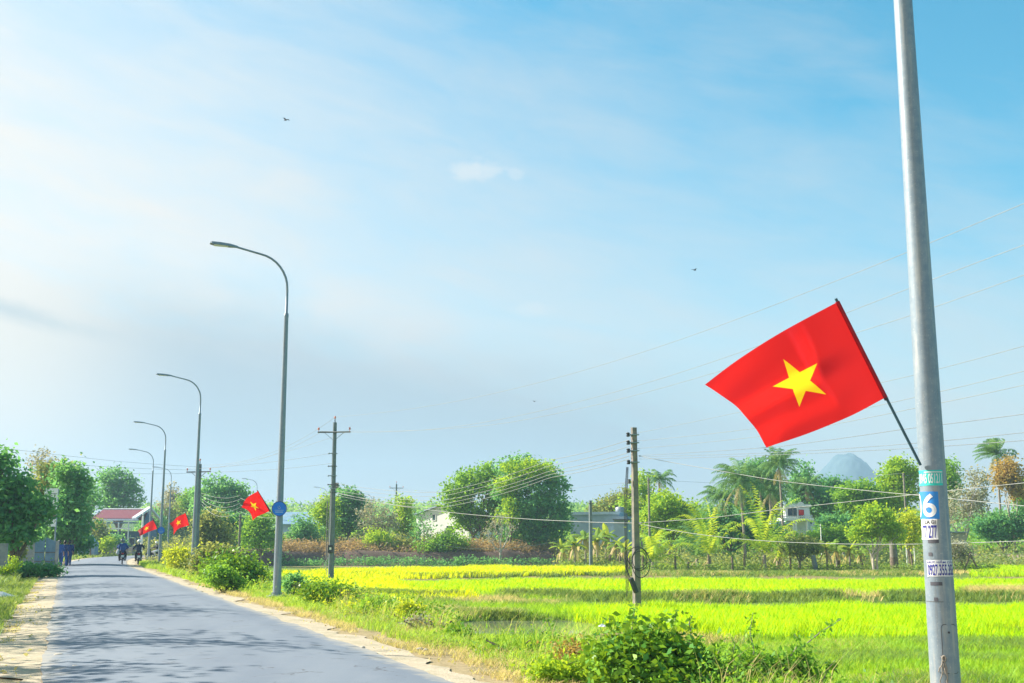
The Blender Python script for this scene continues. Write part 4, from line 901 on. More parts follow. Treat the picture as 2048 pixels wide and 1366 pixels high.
def villa():
    Y = 128; k = Y/FPX; o = at(1605, 1100, Y); root = thing('white_villa', 'two-storey white villa with balcony and pillars among the palms', 'house', (o.x, Y, -.3)); Z = lambda v: CH+(1085-v)*k+.3; X = lambda u: (u-1605)*k
    w = MB(); w.box((X(1604), 4.2, Z(1040)/2), (X(1628)-X(1580), 6, Z(1040))); w.box((X(1605), 4.0, (Z(1040)+Z(1014))/2+.08), (X(1632)-X(1584), 5, Z(1014)-Z(1040))); w.build('wall', M['wall_white'], root)
    w2 = MB(); w2.prism([(X(1622), 0), (X(1643), 0), (X(1643), Z(1046)), (X(1633), Z(1036)), (X(1633), Z(1022)), (X(1622), Z(1022))], 2.2, 6, 'y'); w2.build('side_wing', M['wall_white'], root)
    MB().box((X(1594), .2, Z(1040)), (X(1626)-X(1563), 2.4, .30)).build('balcony_slab', M['white'], root)
    rl = MB(); rl.box((X(1592), -.9, Z(1034.5)), (X(1622)-X(1563), .08, .08))
    for i in range(14): u = 1564+i*4.3; rl.box((X(u), -.9, Z(1037)), (.07, .07, .4))
    rl.build('balustrade', M['white'], root)
    for u in (1586, 1591, 1613): MB().tube([(X(u), -.7, -.1), (X(u), -.7, .3), (X(u), -.7, Z(1042))], [.2, .14, .13], 10).build('column', M['white'], root)
    pr = MB(); pr.box((X(1605), 1.5, Z(1012.5)), (X(1635)-X(1582), .5, .3))
    for i in range(9): pr.box((X(1584+i*4.0), 1.35, Z(1010)), (.08, .08, .3))
    pr.build('parapet', M['white'], root)
    g = MB(); g.prism([(X(1603), Z(1013)), (X(1618), Z(1013)), (X(1617), Z(1009)), (X(1613), Z(1005.5)), (X(1610.5), Z(1004.5)), (X(1608), Z(1005.5)), (X(1604), Z(1009))], 1.1, 1.4, 'y'); g.build('gable', M['white'], root)
    d = MB().box((X(1611), 1.45, Z(1029)), (X(1615)-X(1607), .1, Z(1022)-Z(1036)+.2)).build('balcony_door', M['glass'], root); window(root, (X(1590), 1.5, Z(1026)), .55, 1.0); window(root, (X(1600), 1.5, Z(1026)), .4, 1.0)
    window(root, (X(1628), 2.2, Z(1037)), .22, .9); window(root, (X(1634), 2.2, Z(1040)), .22, .9)
    MB().box((X(1562), .8, Z(1047)), (X(1582)-X(1543), 3, .25)).build('porch_roof', M['wall_blue'], root); MB().box((X(1562), 2.3, 1), (2.1, .1, 2.4)).build('garage_door', M['fence_blue'], root)
    MB().box((X(1600), 1.18, 1.1), (.9, .06, 2.1)).build('front_door', M['glass'], root)
    return X, Z, o, Y
villa()
def villa_flag():
    p = at(1608, 1029, 126.5); root = thing('small_flag', 'tiny red flag on the balcony of the white villa', 'flag', p); MB().tube([(0, 0, -.6), (0, 0, .55)], .02, 6).build('flagpole', M['staff'], root)
    V = [(-.55*i/6, .05*sin(i), .5-.55*j/3) for j in range(4) for i in range(7)]; pymesh('flag_cloth', V, [(j*7+i, j*7+i+1, j*7+i+8, j*7+i+7) for j in range(3) for i in range(6)], surf('red_cloth', (.75, .02, .03), None, 4, .6), root)
villa_flag()
def hut():
    Y = 130; o = at(1918, 1100, Y); root = thing('hut', 'small cream-walled hut under grey scrub beside the stickered lamp', 'hut', (o.x, Y, -.2), radians(25)); k = Y/FPX
    MB().box((0, 1, 1.4), (2.4, 2, 2.8)).build('wall', M['wall_cream'], root); MB().box((0, 1, 2.85), (2.8, 2.5, .12)).build('roof', M['wall_grey'], root); MB().box((-.5, -.02, .9), (.7, .06, 1.8)).build('door', M['wood'], root); window(root, (.6, 0, 1.6), .5, .6)
hut()
def low_wall(name, label, cat, px0, px1, Y0, Y1, z0, h, mat, t=.2, piers=0):
    a, b = at(*px0, Y0), at(*px1, Y1); a.z = b.z = z0; d = b-a; root = thing(name, label, cat, a, atan2(d.y, d.x)); n = d.length
    MB().box((n/2, 0, h/2-.1), (n, t, h+.2)).build('panel', M[mat], root); MB().box((n/2, 0, h+.03), (n+.1, t*1.4, .08)).build('coping', M['slab'], root)
    for i in range(piers): MB().box((n*i/(piers-1), 0, h/2+.06), (t*1.8, t*1.8, h+.24)).build('pier', M['slab'], root)
low_wall('block_wall', 'long low pinkish wall along the far edge of the paddy', 'wall', (1932, 1102), (2130, 1102), 124, 118, -.55, .85, 'pinkwall')
low_wall('concrete_fence', 'grey concrete fence behind dry scrub beside the meter-box pole', 'fence', (668, 1100), (735, 1100), 133, 131, .3, 1.55, 'wall_blue', .12, 6)
# the roadside on the near left
def gate():
    Y = 66; k = Y/FPX; o = at(90, 1100, Y); root = thing('yard_gate', 'blue-grey metal yard gate with a peaked top beside the walkers', 'gate', (o.x, Y, 0), radians(8)); X = lambda u: (u-90)*k; Z = lambda v: CH+(1085-v)*k
    for s, (u0, u1) in enumerate(((69, 89), (91, 111))):
        a, b = X(u0), X(u1); p = [(a, .02), (b, .02), (b, Z(1082 if s else 1077)), (X(90), Z(1075)), (a, Z(1082 if not s else 1077))]
        p = [(a, .02), (b, .02), (b, Z(1075) if s == 0 else Z(1084)), (a, Z(1084) if s == 0 else Z(1075))]
        l = MB().prism(p, -.025, .025, 'y').build('gate_leaf', M['fence_blue'], root)
        for z in (.45, .95): MB().box(((a+b)/2, -.04, z), (abs(b-a)*.92, .04, .06)).build('rail', M['iron'], l)
    for u in (66.5, 113): MB().box((X(u), 0, .75), (.16, .16, 1.7)).build('gate_post', M['slab'], root)
gate()
for i, (u, Y, h, lab) in enumerate(((63, 64, 1.55, 'broad pale concrete slab post beside the blue-grey gate'), (57, 62, 1.6, 'pale slab post one step before the gate, next to the broad one'), (49, 60, 1.35, 'narrow grey slab post between ivy and pale slabs'), (39, 57, 1.5, 'dark slab post overgrown by yellowish creeper'), (7, 49, 1.45, 'wide grey wall slab at the edge nearest the camera'))):
    o = at(u, 1100, Y); root = thing('slab_post', lab, 'fence post', (o.x, Y, 0), radians(12), 'concrete slabs of the roadside fence'); w = (.34, .2, .2, .22, .36)[i]
    MB().box((0, 0, h/2-.1), (w, .12, h+.2), taper=.94).build('slab', M['slab' if i != 3 else 'concrete_dark'], root, .012); MB().box((0, 0, h-.02), (w*.9, .15, .07)).build('cap', M['slab'], root)
def banner():
    Y = 70; k = Y/FPX; o = at(106, 1130, Y); root = thing('shop_sign', 'tall white upright shop sign half hidden by roadside trees', 'sign', (o.x, Y, 0), radians(4)); Z = lambda v: CH+(1085-v)*k
    MB().tube([(0, .05, -.1), (0, .05, Z(980))], .05, 8).build('post', M['steel'], root)
    b = MB().box((-.38, 0, (Z(979)+Z(1054))/2), (.78, .08, Z(979)-Z(1054))).build('board', M['white'], root)
    V, F = fit_text('VIET', -.74, -.05, Z(997), Z(989)); pymesh('lettering', [(x, -.043, z) for x, z in V], F, M['iron'], b); MB().box((-.38, -.043, Z(1030)), (.7, .004, .5)).build('red_panel', surf('faded_red', (.5, .2, .2), None, 3), b)
banner()
# posts, stakes, odd things by the fields
def concrete_drum():
    Y = 97; o = at(1789, 1140, Y); root = thing('concrete_pillar', 'stout cylindrical concrete pillar with a rusty foot by the trees', 'pillar', (o.x, Y, -.75)); k = Y/FPX
    MB().tube([(0, 0, -.1), (0, 0, 1.05)], .33, 18).build('foot', M['wood'], root); MB().tube([(0, 0, 1.05), (0, 0, 2.35)], [.31, .30], 18).build('shaft', M['concrete'], root)
concrete_drum()
def a_frame():
    Y = 92; o = at(1944, 1146, Y); root = thing('timber_frame', 'dark A-shaped timber prop standing at the paddy edge', 'timber frame', (o.x, Y, FZ), radians(5)); k = Y/FPX
    for nm, a, b in (('leg', (-.75, 0, -.1), (.05, 0, 1.62)), ('leg', (.72, .1, -.1), (-.05, .08, 1.55))): MB().bar(a, b, .13, .1).build(nm, M['wood'], root)
    MB().bar((-.75, .05, .15), (.72, .1, .12), .1, .08).build('tie_beam', M['wood'], root)
a_frame()
STK = ['grey stake at the foot of the banana row, nearest the big tree', 'stake among the banana stems under the dark short post', 'taller stake between banana plants and square pole', 'stake close on the near-tree side of the square pole', 'stake touching the outline of the square pole', 'leaning stake between square pole and short young palm', 'straight dark stake between short young palm and palm clump', 'small tilted stick beside the palm clump',
    'stake at the foot of the arching young palm', 'stake midway between the two big young palms', 'stake just before the tallest young palm', 'stake beside the forked trunk of the small umbrella tree', 'short stick leaning strongly towards the villa side', 'thin stake among the yellow banana plants', 'leaning stake next to the trellis frame']
def stake(uv, Y, h, lean, r=.10):
    o = at(uv, 1140, Y); root = None; z = hz(o.x, Y); mb = MB(); mb.tube([(0, 0, -.15), (lean*.4, 0, h*.5), (lean, .02, h)], [r, r*.95, r*.8], 8)
    ob = mb.build('fence_stake', M['wood']); ob.location = (o.x, Y, z); tag(ob, STK.pop(0), 'stake', 'wooden stakes along the far field edge')
for u, Y, h, l in ((1139, 104, 1.0, 0), (1168, 104, .9, .05), (1220, 103, 1.3, 0), (1240, 102, 1.2, .03), (1259, 102, 1.15, 0), (1285, 95, 1.3, .06), (1351, 95, 1.35, 0), (1375, 95, .8, .1), (1418, 95, 1.4, 0), (1465, 94, 1.2, 0), (1489, 95, 1.4, .03), (1581, 96, 1.3, .04), (1727, 96, .9, -.12), (1679, 97, .9, 0), (1826, 96, 1.4, -.08)): stake(u, Y, h, l)
ob = None
def big_stump():
    Y = 94; o = at(1632, 1142, Y); ob = MB().tube([(0, 0, -.1), (-.08, 0, .7), (-.2, 0, 1.35)], [.24, .2, .17], 10).build('tree_stump', M['concrete_dark']); ob.location = (o.x, Y, hz(o.x, Y)); tag(ob, 'thick dark leaning stump below the small umbrella tree', 'stump')
big_stump()
def gate_frame():
    Y = 104; o = at(1823, 1140, Y); root = thing('trellis_frame', 'small white trellis frame on two thin legs among red-leaved shrubs', 'trellis', (o.x, Y, -.6)); k = Y/FPX
    for x in (-.35, .35): MB().box((x, 0, 1.9), (.07, .07, 3.9)).build('leg', M['white'], root)
    for z in (2.7, 3.1, 3.75): MB().box((0, 0, z), (.77, .07, .07)).build('crossbar', M['white'], root)
gate_frame()
def litter(label, uv, z, s):
    o = gnd(*uv, z); mb = MB(); n = 9
    V = []; F = []
    for j in range(n):
        for i in range(n): V.append((s*(i/(n-1)-.5)*1.6, s*(j/(n-1)-.5), s*.35*(vnoise(i*1.0, j*1.0, 2.1, 5)-.1)*max(.1, sin(pi*i/(n-1))*sin(pi*j/(n-1)))*2))
    F = [(j*n+i, j*n+i+1, (j+1)*n+i+1, (j+1)*n+i) for j in range(n-1) for i in range(n-1)]
    me = bpy.data.meshes.new('plastic_bag'); me.from_pydata([tuple(map(float, v)) for v in V], [], F); me.materials.append(M['litter']); ob = link('plastic_bag', me); ob.location = (o.x, o.y, o.z); tag(ob, label, 'litter')
litter('crumpled white plastic bag lying in roadside weeds under the trees', (4, 1194) , .02, .45); litter('white plastic bag caught in grass by the square power pole', (1206, 1253), -.62, .2)
for i, (u, v) in enumerate(((726, 1297), (840, 1300), (457, 1235), (852, 1302), (150, 1336), (118, 1312))):
    o = gnd(u, v, .0); ob = MB().ball((0, 0, .015), (.035+.02*(i % 3), .03, .022), 8, 5).build('stone', M['pebble']); ob.location = (o.x, o.y, o.z+.0); tag(ob, ['small pale stone on the asphalt at the end of a shadow', 'flat pale stone in the grass by the road edge', 'tiny pale stone in mid road', 'second flat pale stone in the grass by the road edge', 'small stone on the sandy verge under shadow', 'little stone on the lit sandy verge'][i], 'stone')
def bird(label, uv, Y, rz):
    p = at(*uv, Y); root = thing('bird', label, 'bird', p, rz); MB().ball((0, 0, 0), (.06, .17, .06), 10, 6).ball((0, .18, .03), .05, 8, 5).tube([(0, .22, .03), (0, .27, .02)], [.02, .004], 6).add([(-.04, -.15, 0), (.04, -.15, 0), (.07, -.3, .01), (-.07, -.3, .01)], [(0, 1, 2, 3)]).build('body', M['dark'], root)
    for s in (-1, 1): pymesh('wing', [(s*.03, .08, .02), (s*.22, .10, .12), (s*.45, -.03, .06), (s*.22, -.08, .11), (s*.03, -.08, .02)], [(0, 1, 2, 3, 4)], M['dark'], root)
bird('dark bird high over the tallest lamp arm', (572, 240), 95, 1.0); bird('dark bird in mid sky up from the big flag', (1389, 540), 110, -.8); bird('tiny dark bird low in the pale sky over the round tree', (1069, 803), 150, .4)

# ------------------------------------------------------------------ people and motorbikes
M['skin'] = surf('skin', (.42, .25, .17), (.36, .21, .14), 8, .6); M['hair'] = surf('black_hair', (.015, .013, .014), None, 20, .5)
M['c_blue'] = surf('navy_blue_cloth', (.03, .10, .32), (.02, .07, .25), 8, .85); M['c_dark'] = surf('dark_cloth', (.03, .05, .09), (.02, .03, .06), 8, .85); M['c_black'] = surf('black_cloth', (.02, .025, .03), None, 8, .85)
M['c_deep'] = surf('deep_blue_cloth', (.02, .06, .18), (.015, .04, .13), 8, .85); M['helmet'] = surf('white_helmet_shell', (.8, .8, .78), None, 5, .3); M['helmet_d'] = surf('grey_helmet_shell', (.2, .22, .24), None, 5, .3); M['c_white'] = surf('white_cloth', (.75, .75, .78), None, 8, .85); M['c_cream'] = surf('cream_cloth', (.7, .58, .42), None, 8, .85)
def blobmesh(name, caps, mat, parent, vox=.014, sm=3):
    """capsules (a, ra, b, rb) fused into one continuous skin"""
    mb = MB()
    for a, ra, b, rb in caps:
        a, b = Vector(a), Vector(b); d = b-a
        if d.length < 1e-4: mb.ball(a, ra, 14, 8); continue
        d.normalize(); pts = []; rr = []
        for q in (-1, -.85, -.5): pts.append(a+d*ra*q); rr.append(ra*sqrt(max(.002, 1-q*q)))
        pts += [a, b]; rr += [ra, rb]
        for q in (.5, .85, 1): pts.append(b+d*rb*q); rr.append(rb*sqrt(max(.002, 1-q*q)))
        mb.tube(pts, rr, 12)
    o = mb.build(name, mat); m = o.modifiers.new('r', 'REMESH'); m.mode = 'VOXEL'; m.voxel_size = vox; m.use_smooth_shade = True
    s = o.modifiers.new('s', 'SMOOTH'); s.factor = .5; s.iterations = sm
    dg = bpy.context.evaluated_depsgraph_get(); me = bpy.data.meshes.new_from_object(o.evaluated_get(dg)); old = o.data; bpy.data.objects.remove(o); bpy.data.meshes.remove(old)
    me.name = name; me.polygons.foreach_set('use_smooth', [True]*len(me.polygons))
    if not me.materials: me.materials.append(mat)
    return link(name, me, parent)
def person(label, loc, rz, J, shirt, trousers, head='hair', group=None, sleeve=1.0, bare=False):
    root = thing('person', label, 'person', loc, rz, group); V3 = lambda k: Vector(J[k])
    hc = V3('head'); up = (hc-V3('neck')).normalized(); f = Vector(J.get('look', (0, 1, 0))).normalized(); sd = f.cross(up).normalized()
    body = [(V3('pelvis'), .115, V3('chest'), .125), (V3('chest'), .12, V3('neck'), .055), (V3('neck'), .05, hc-up*.05, .052), (hc+up*.03, .088, hc-up*.03+f*.015, .078), (hc-up*.06+f*.03, .055, hc-up*.085+f*.045, .04),
            (hc+f*.092-up*.005, .014, hc+f*.108-up*.028, .017), (hc+sd*.088-up*.01, .02, hc+sd*.09-up*.04, .014), (hc-sd*.088-up*.01, .02, hc-sd*.09-up*.04, .014), (hc+f*.082-up*.063+sd*.022, .009, hc+f*.082-up*.063-sd*.022, .009)]
    sh, tr, so = [], [], []
    sh += [(V3('pelvis')+Vector((.035, 0, .0)), .125, V3('chest')+Vector((.06, 0, 0)), .135), (V3('pelvis')+Vector((-.035, 0, .0)), .125, V3('chest')+Vector((-.06, 0, 0)), .135), (V3('chest'), .135, V3('neck')-up*.03, .07)]
    tr += [(V3('pelvis')+Vector((.05, 0, .01)), .122, V3('pelvis')+Vector((-.05, 0, .01)), .122)]
    for s in ('l', 'r'):
        S, E, Wr, Hp, K, An, To = [V3(s+'_'+k) for k in ('sho', 'elb', 'wri', 'hip', 'kne', 'ank', 'toe')]
        body += [(V3('chest')+Vector((0, 0, .05)), .08, S, .062), (S, .055, E, .042), (E, .042, Wr, .027), (Hp, .088, K, .056), (K, .056, An, .038), (An, .04, To, .033)]
        sh += [(V3('chest')+Vector((0, 0, .06)), .09, S, .075), (S, .07, S.lerp(E, min(1, sleeve)), .058)]
        if sleeve > 1: sh += [(E, .058, E.lerp(Wr, sleeve-1), .043)]
        tr += [(Hp, .105, K, .072), (K, .072, K.lerp(An, .88 if not bare else .05), .056)]
        so += [(An+Vector((0, 0, -.03)), .045, To+(To-An)*.1+Vector((0, 0, -.005)), .042)]
        d = (Wr-E).normalized(); pn = Vector(J.get(s+'_palm', (1 if s == 'l' else -1, 0, 0))).normalized(); ac = d.cross(pn).normalized()
        if ac.y < 0: ac = -ac
        pc = Wr+d*.085; body.append((Wr+d*.02, .026, pc-ac*.012, .028)); body.append((Wr+d*.02, .024, pc+ac*.018, .024)); curl = J.get('grip', .35)
        for q, ln in enumerate((.075, .085, .08, .062)):
            b0 = pc+ac*(.030-.020*q); m = b0+(d*cos(curl)+pn*sin(curl))*ln*.5; e = m+(d*cos(curl*2.4)+pn*sin(curl*2.4))*ln*.5; body += [(b0, .0105, m, .0095), (m, .0095, e, .0085)]
        b0 = Wr+d*.035+ac*.028; m = b0+(d*.7+ac*.6+pn*.25).normalized()*.035; body += [(b0, .012, m, .011), (m, .011, m+(d*.85+pn*.5+ac*.1).normalized()*.03, .009)]
    bo = blobmesh('body', body, M['skin'], root, .0095, 2)
    blobmesh('shirt', sh, M[shirt], root, .016); blobmesh('trousers', tr, M[trousers], root, .016); blobmesh('shoes', so, M['c_black'], root, .014)
    e = MB()
    for s in (-1, 1): e.ball(hc+f*.082+sd*.032*s+up*.005, .011, 8, 5)
    e.build('eyes', M['glass'], root)
    if head == 'hair': blobmesh('hair', [(hc+up*.045-f*.008, .094, hc+up*.02-f*.03, .09), (hc-f*.05, .075, hc-f*.055-up*.055, .06)], M['hair'], root, .014)
    else:
        h = blobmesh('helmet', [(hc+up*.06, .128, hc+up*.035-f*.02, .128), (hc+up*.05+f*.1, .06, hc+up*.045+f*.13, .03)], M[head], root, .014); MB().tube([hc+sd*.1+up*.0, hc-up*.09+f*.05, hc-sd*.1], .008, 6).build('chin_strap', M['dark'], h)
    return root
RIDE = dict(pelvis=(0, -.28, .86), chest=(0, -.22, 1.20), neck=(0, -.19, 1.38), head=(0, -.16, 1.53), l_sho=(-.19, -.20, 1.32), r_sho=(.19, -.20, 1.32), l_elb=(-.35, -.05, 1.12), r_elb=(.35, -.05, 1.12), l_wri=(-.33, .20, 1.06), r_wri=(.33, .20, 1.06),
            l_hip=(-.10, -.26, .84), r_hip=(.10, -.26, .84), l_kne=(-.19, .14, .70), r_kne=(.19, .14, .70), l_ank=(-.17, -.03, .31), r_ank=(.17, -.03, .31), l_toe=(-.18, .12, .26), r_toe=(.18, .12, .26), l_palm=(0, 0, -1), r_palm=(0, 0, -1), grip=.7)
PASS = {k: (v if k in ('l_palm', 'r_palm', 'grip') else (v[0]*.9, v[1]-.36, v[2]+.04)) for k, v in RIDE.items()}
PASS.update(l_elb=(-.27, -.50, 1.10), r_elb=(.27, -.50, 1.10), l_wri=(-.16, -.36, .98), r_wri=(.16, -.36, .98), l_kne=(-.22, -.22, .72), r_kne=(.22, -.22, .72), l_ank=(-.21, -.34, .34), r_ank=(.21, -.34, .34), l_toe=(-.22, -.2, .30), r_toe=(.22, -.2, .30), head=(-.05, -.50, 1.57))
PASS['l_palm'] = (1, 0, 0); PASS['r_palm'] = (-1, 0, 0)
def walk(ph):
    a = .17*ph; return dict(pelvis=(0, 0, .88), chest=(0, .03, 1.22), neck=(0, .03, 1.40), head=(0, .05, 1.55), l_sho=(-.19, .02, 1.34), r_sho=(.19, .02, 1.34), l_elb=(-.25, -a*.6-.03, 1.07), r_elb=(.25, a*.6-.03, 1.07), l_wri=(-.25, -a*1.1+.08, .84), r_wri=(.25, a*1.1+.08, .84),
        l_hip=(-.09, 0, .86), r_hip=(.09, 0, .86), l_kne=(-.10, a*.9+.04, .47), r_kne=(.10, -a*.6+.04, .47), l_ank=(-.10, a*1.4, .09), r_ank=(.10, -a*1.5, .11), l_toe=(-.11, a*1.4+.16, .045), r_toe=(.11, -a*1.5+.15, .045))
def make_bike():
    root = thing('motorbike', '', 'motorbike', group='motorbikes on the road')
    def wheel(y):
        t = MB(); t.tube([(0, y+.255*cos(a), .29+.255*sin(a)) for a in np.linspace(0, 2*pi, 29)], .038, 8, False); w = t.build('wheel', M['dark'], root)
        r = MB(); r.tube([(0, y+.21*cos(a), .29+.21*sin(a)) for a in np.linspace(0, 2*pi, 25)], .014, 6, False)
        for k in range(6): r.bar((0, y, .29), (0, y+.21*cos(k*pi/3), .29+.21*sin(k*pi/3)), .02)
        r.tube([(-.07, y, .29), (.07, y, .29)], .03, 8); r.build('rim', M['steel'], w)
    wheel(.62); wheel(-.62)
    blobmesh('body', [((0, .46, .88), .075, (0, .54, .62), .11), ((.07, .42, .72), .07, (.10, .34, .42), .05), ((-.07, .42, .72), .07, (-.10, .34, .42), .05), ((0, .40, .55), .08, (0, .0, .45), .10), ((0, 0, .45), .10, (0, -.25, .58), .11), ((0, -.2, .62), .10, (0, -.78, .74), .07), ((.06, -.3, .58), .07, (.07, -.72, .68), .05), ((-.06, -.3, .58), .07, (-.07, -.72, .68), .05), ((0, .5, .98), .08, (0, .56, .90), .07)], M['c_black'], root, .018)
    blobmesh('seat', [((.04, -.05, .74), .055, (.06, -.72, .79), .06), ((-.04, -.05, .74), .055, (-.06, -.72, .79), .06)], M['dark'], root, .016)
    f = MB(); f.tube([(0, .62+.33*cos(a), .29+.33*sin(a)) for a in np.linspace(.5, 2.5, 10)], .045, 6); f.tube([(0, -.62+.33*cos(a), .29+.33*sin(a)) for a in np.linspace(.9, 3.0, 10)], .045, 6); f.build('mudguard', M['c_black'], root)
    s = MB(); [s.tube([(x, .62, .29), (x*.8, .5, .85)], .022, 6) for x in (-.08, .08)]; s.build('fork', M['steel'], root)
    s = MB(); [s.tube([(x, -.62, .29), (x, -.5, .66)], .025, 6) for x in (-.12, .12)]; s.tube([(.1, -.62, .29), (.06, -.05, .33)], .03, 6); s.tube([(-.1, -.62, .29), (-.06, -.05, .33)], .03, 6); s.build('swing_arm', M['iron'], root)
    MB().tube([(-.36, .26, 1.03), (-.2, .4, 1.04), (0, .47, 1.0), (.2, .4, 1.04), (.36, .26, 1.03)], .016, 8).build('handlebar', M['iron'], root)
    for x in (-1, 1):
        m = MB().tube([(x*.24, .38, 1.04), (x*.32, .36, 1.2)], .008, 6).build('mirror_stalk', M['iron'], root); MB().ball((x*.34, .36, 1.24), (.055, .018, .038), 10, 6).build('mirror', M['glass'], m)
        MB().tube([(x*.11, -.05, .30), (x*.24, -.05, .29)], .018, 6).build('foot_peg', M['dark'], root)
    MB().tube([(.15, -.1, .28), (.17, -.35, .30), (.17, -.45, .33), (.17, -.88, .42)], [.025, .03, .055, .05], 10).build('exhaust', M['steel'], root)
    MB().ball((0, .60, .94), (.08, .04, .06), 10, 6).build('headlight', M['white'], root); MB().box((0, -.86, .72), (.14, .05, .07)).build('tail_light', surf('red_lens', (.5, .02, .02), None, 4, .3), root, .01)
    MB().box((0, -.93, .55), (.19, .012, .14)).build('number_plate', M['white'], root); MB().ball((0, -.02, .36), (.12, .2, .12), 10, 6).build('engine', M['iron'], root)
    return root
bk = make_bike()
def road_rz(x, y):
    j = ((CL-np.array([x, y]))**2).sum(1).argmin(); return atan2(-TG[j][0], TG[j][1]), float(camber(np.array([road_d([(x, y)])[0]]))[0])
p1 = at(244, 1127, 80.5); p2 = at(276, 1127, 80.5); p3 = at(309, 1110, 112.0)
for i, (p, lab) in enumerate(((p1, 'motorbike carrying two people, riding away on the asphalt'), (p2, 'motorbike with one rider in a white helmet, riding away'), (p3, 'motorbike coming off the road edge beside the far signed lamp post'))):
    o = copy_of(i, bk); rz, zc = road_rz(p.x, p.y); z = zc+.006 if i < 2 else hz(p.x, p.y); o.location = (p.x, p.y, z); o.rotation_euler = (0, 0, rz if i < 2 else rz+radians(115)); o['label'] = lab
    if i == 0:
        person('rider in a blue shirt and grey helmet driving the two-person motorbike', o.location, rz, RIDE, 'c_blue', 'c_dark', 'helmet_d', 'people on motorbikes'); person('passenger in blue sitting behind on the two-person motorbike', o.location, rz, PASS, 'c_blue', 'c_black', 'helmet_d', 'people on motorbikes', 1.8)
        q = Matrix.Translation(o.location) @ Matrix.Rotation(rz, 4, 'Z'); b = blobmesh('bag', [((-.30, -.52, .92), .10, (-.31, -.50, .78), .13)], M['c_white'], None, .02); b.matrix_world = q; tag(b, 'pale bulging bag hung at the side of the two-person motorbike', 'bag')
    elif i == 1: person('lone rider in dark clothes with a white helmet', o.location, rz, RIDE, 'c_dark', 'c_black', 'helmet', 'people on motorbikes', 1.9)
    else: person('rider in black and pale trousers on the motorbike by the road edge', o.location, rz+radians(115), RIDE, 'c_black', 'c_white', 'helmet', 'people on motorbikes', 1.9)
for (u, v, Y, sh, tr, lab, ph, rz, br) in ((116, 1134, 71.5, 'c_blue', 'c_deep', 'walker in a loose blue top on the shaded verge by the gate', 1, .25, False), (127, 1133, 73.5, 'c_deep', 'c_blue', 'walker in dark blue half hidden behind the loose blue top', -1, .2, False), (136.5, 1131, 74.5, 'c_deep', 'c_deep', 'slim walker all in dark blue closest to the asphalt', .8, .3, False)):
    p = at(u, v, Y); person(lab, (p.x, p.y, hz(p.x, p.y)+.01), rz, walk(ph), sh, tr, 'hair', 'people walking on the verge', 1.3, br)

# ------------------------------------------------------------------ trees and palms beyond the fields
G1 = 'trees and scrub beyond the fields'
ptree('round_tree', 'light green many-topped tree standing against the big round tree', 'tree', 130, (955, 1112), [(900, 982, 20, 18), (915, 1008, 24, 22), (935, 962, 24, 30), (940, 1000, 30, 28), (972, 948, 19, 28), (970, 985, 24, 30), (985, 1030, 34, 32), (940, 1045, 30, 26), (1002, 965, 16, 26), (1004, 1005, 18, 30)], 'mid', ncl=240, per=42, size=.36, spread=.42, r=.2, stems=2, group=G1, twigs=14)
ptree('round_tree', 'biggest round dark green tree at the middle of the far bank', 'tree', 126, (1065, 1112), [(1040, 942, 38, 24), (1082, 952, 38, 26), (1012, 975, 18, 30), (1055, 990, 46, 40), (1105, 995, 30, 40), (1090, 1045, 44, 38), (1040, 1048, 34, 34), (1122, 1035, 20, 30), (1085, 1085, 46, 20), (1030, 1085, 20, 18)], 'teal', ncl=330, per=50, size=.36, spread=.42, r=.26, stems=2, group=G1, twigs=26)
ptree('round_tree', 'yellow-green crown leaning on the sunny side of the biggest tree', 'tree', 124, (1015, 1112), [(1020, 950, 20, 24), (1010, 985, 16, 28), (1018, 1020, 16, 26), (1050, 935, 30, 14), (1085, 940, 24, 12)], 'lime', ncl=90, per=32, size=.33, spread=.35, r=.12, group=G1)
ptree('bare_tree', 'small pale bare-branched tree in front of the big round tree', 'small tree', 121, (1003, 1112), [(988, 1055, 16, 18), (1005, 1040, 18, 16), (1020, 1058, 16, 16), (975, 1070, 14, 14)], 'grey', ncl=40, per=8, size=.22, r=.13, bark='bark_pale', stems=1, group=G1, twigs=50)
ptree('shrub', 'green bush at the foot of the light many-topped tree', 'bush', 123, (890, 1112), [(885, 1082, 20, 16), (905, 1088, 30, 18), (850, 1096, 20, 10)], 'mid', ncl=90, per=36, size=.3, r=.06, group=G1)
ptree('slender_tree', 'thin dark sparse tree in front of the white gabled house', 'tree', 124, (846, 1112), [(842, 1044, 18, 20), (856, 1064, 16, 14), (836, 1068, 12, 12)], 'dark', ncl=34, per=11, size=.3, spread=.4, r=.1, group=G1, twigs=26)
ptree('slender_tree', 'bright yellow-green leaning tree beside the distant crossarm pole', 'tree', 134, (812, 1112), [(806, 1012, 13, 18), (812, 1030, 13, 20), (802, 1048, 13, 18), (812, 1068, 13, 16)], 'lime', ncl=90, per=34, size=.32, r=.1, group=G1)
ptree('thicket_tree', 'dark rounded tree right behind the meter-box pole', 'tree', 134, (698, 1110), [(690, 1000, 26, 20), (712, 1012, 18, 24), (700, 1035, 24, 26), (676, 1050, 16, 22)], 'dark', ncl=150, per=46, size=.36, r=.18, group=G1)
ptree('thicket_tree', 'sunlit green tree touching the dark one behind the meter-box pole', 'tree', 131, (662, 1110), [(658, 1005, 16, 18), (648, 1030, 18, 22), (655, 1058, 18, 20)], 'lime', ncl=90, per=34, size=.34, r=.12, group=G1)
ptree('scrub_tree', 'grey leafless scrub right of the meter-box pole', 'scrub', 129, (758, 1110), [(742, 1020, 24, 20), (765, 1045, 28, 24), (735, 1058, 22, 18), (785, 1040, 16, 22)], 'grey', ncl=100, per=22, size=.26, r=.08, stems=3, group=G1, twigs=60)
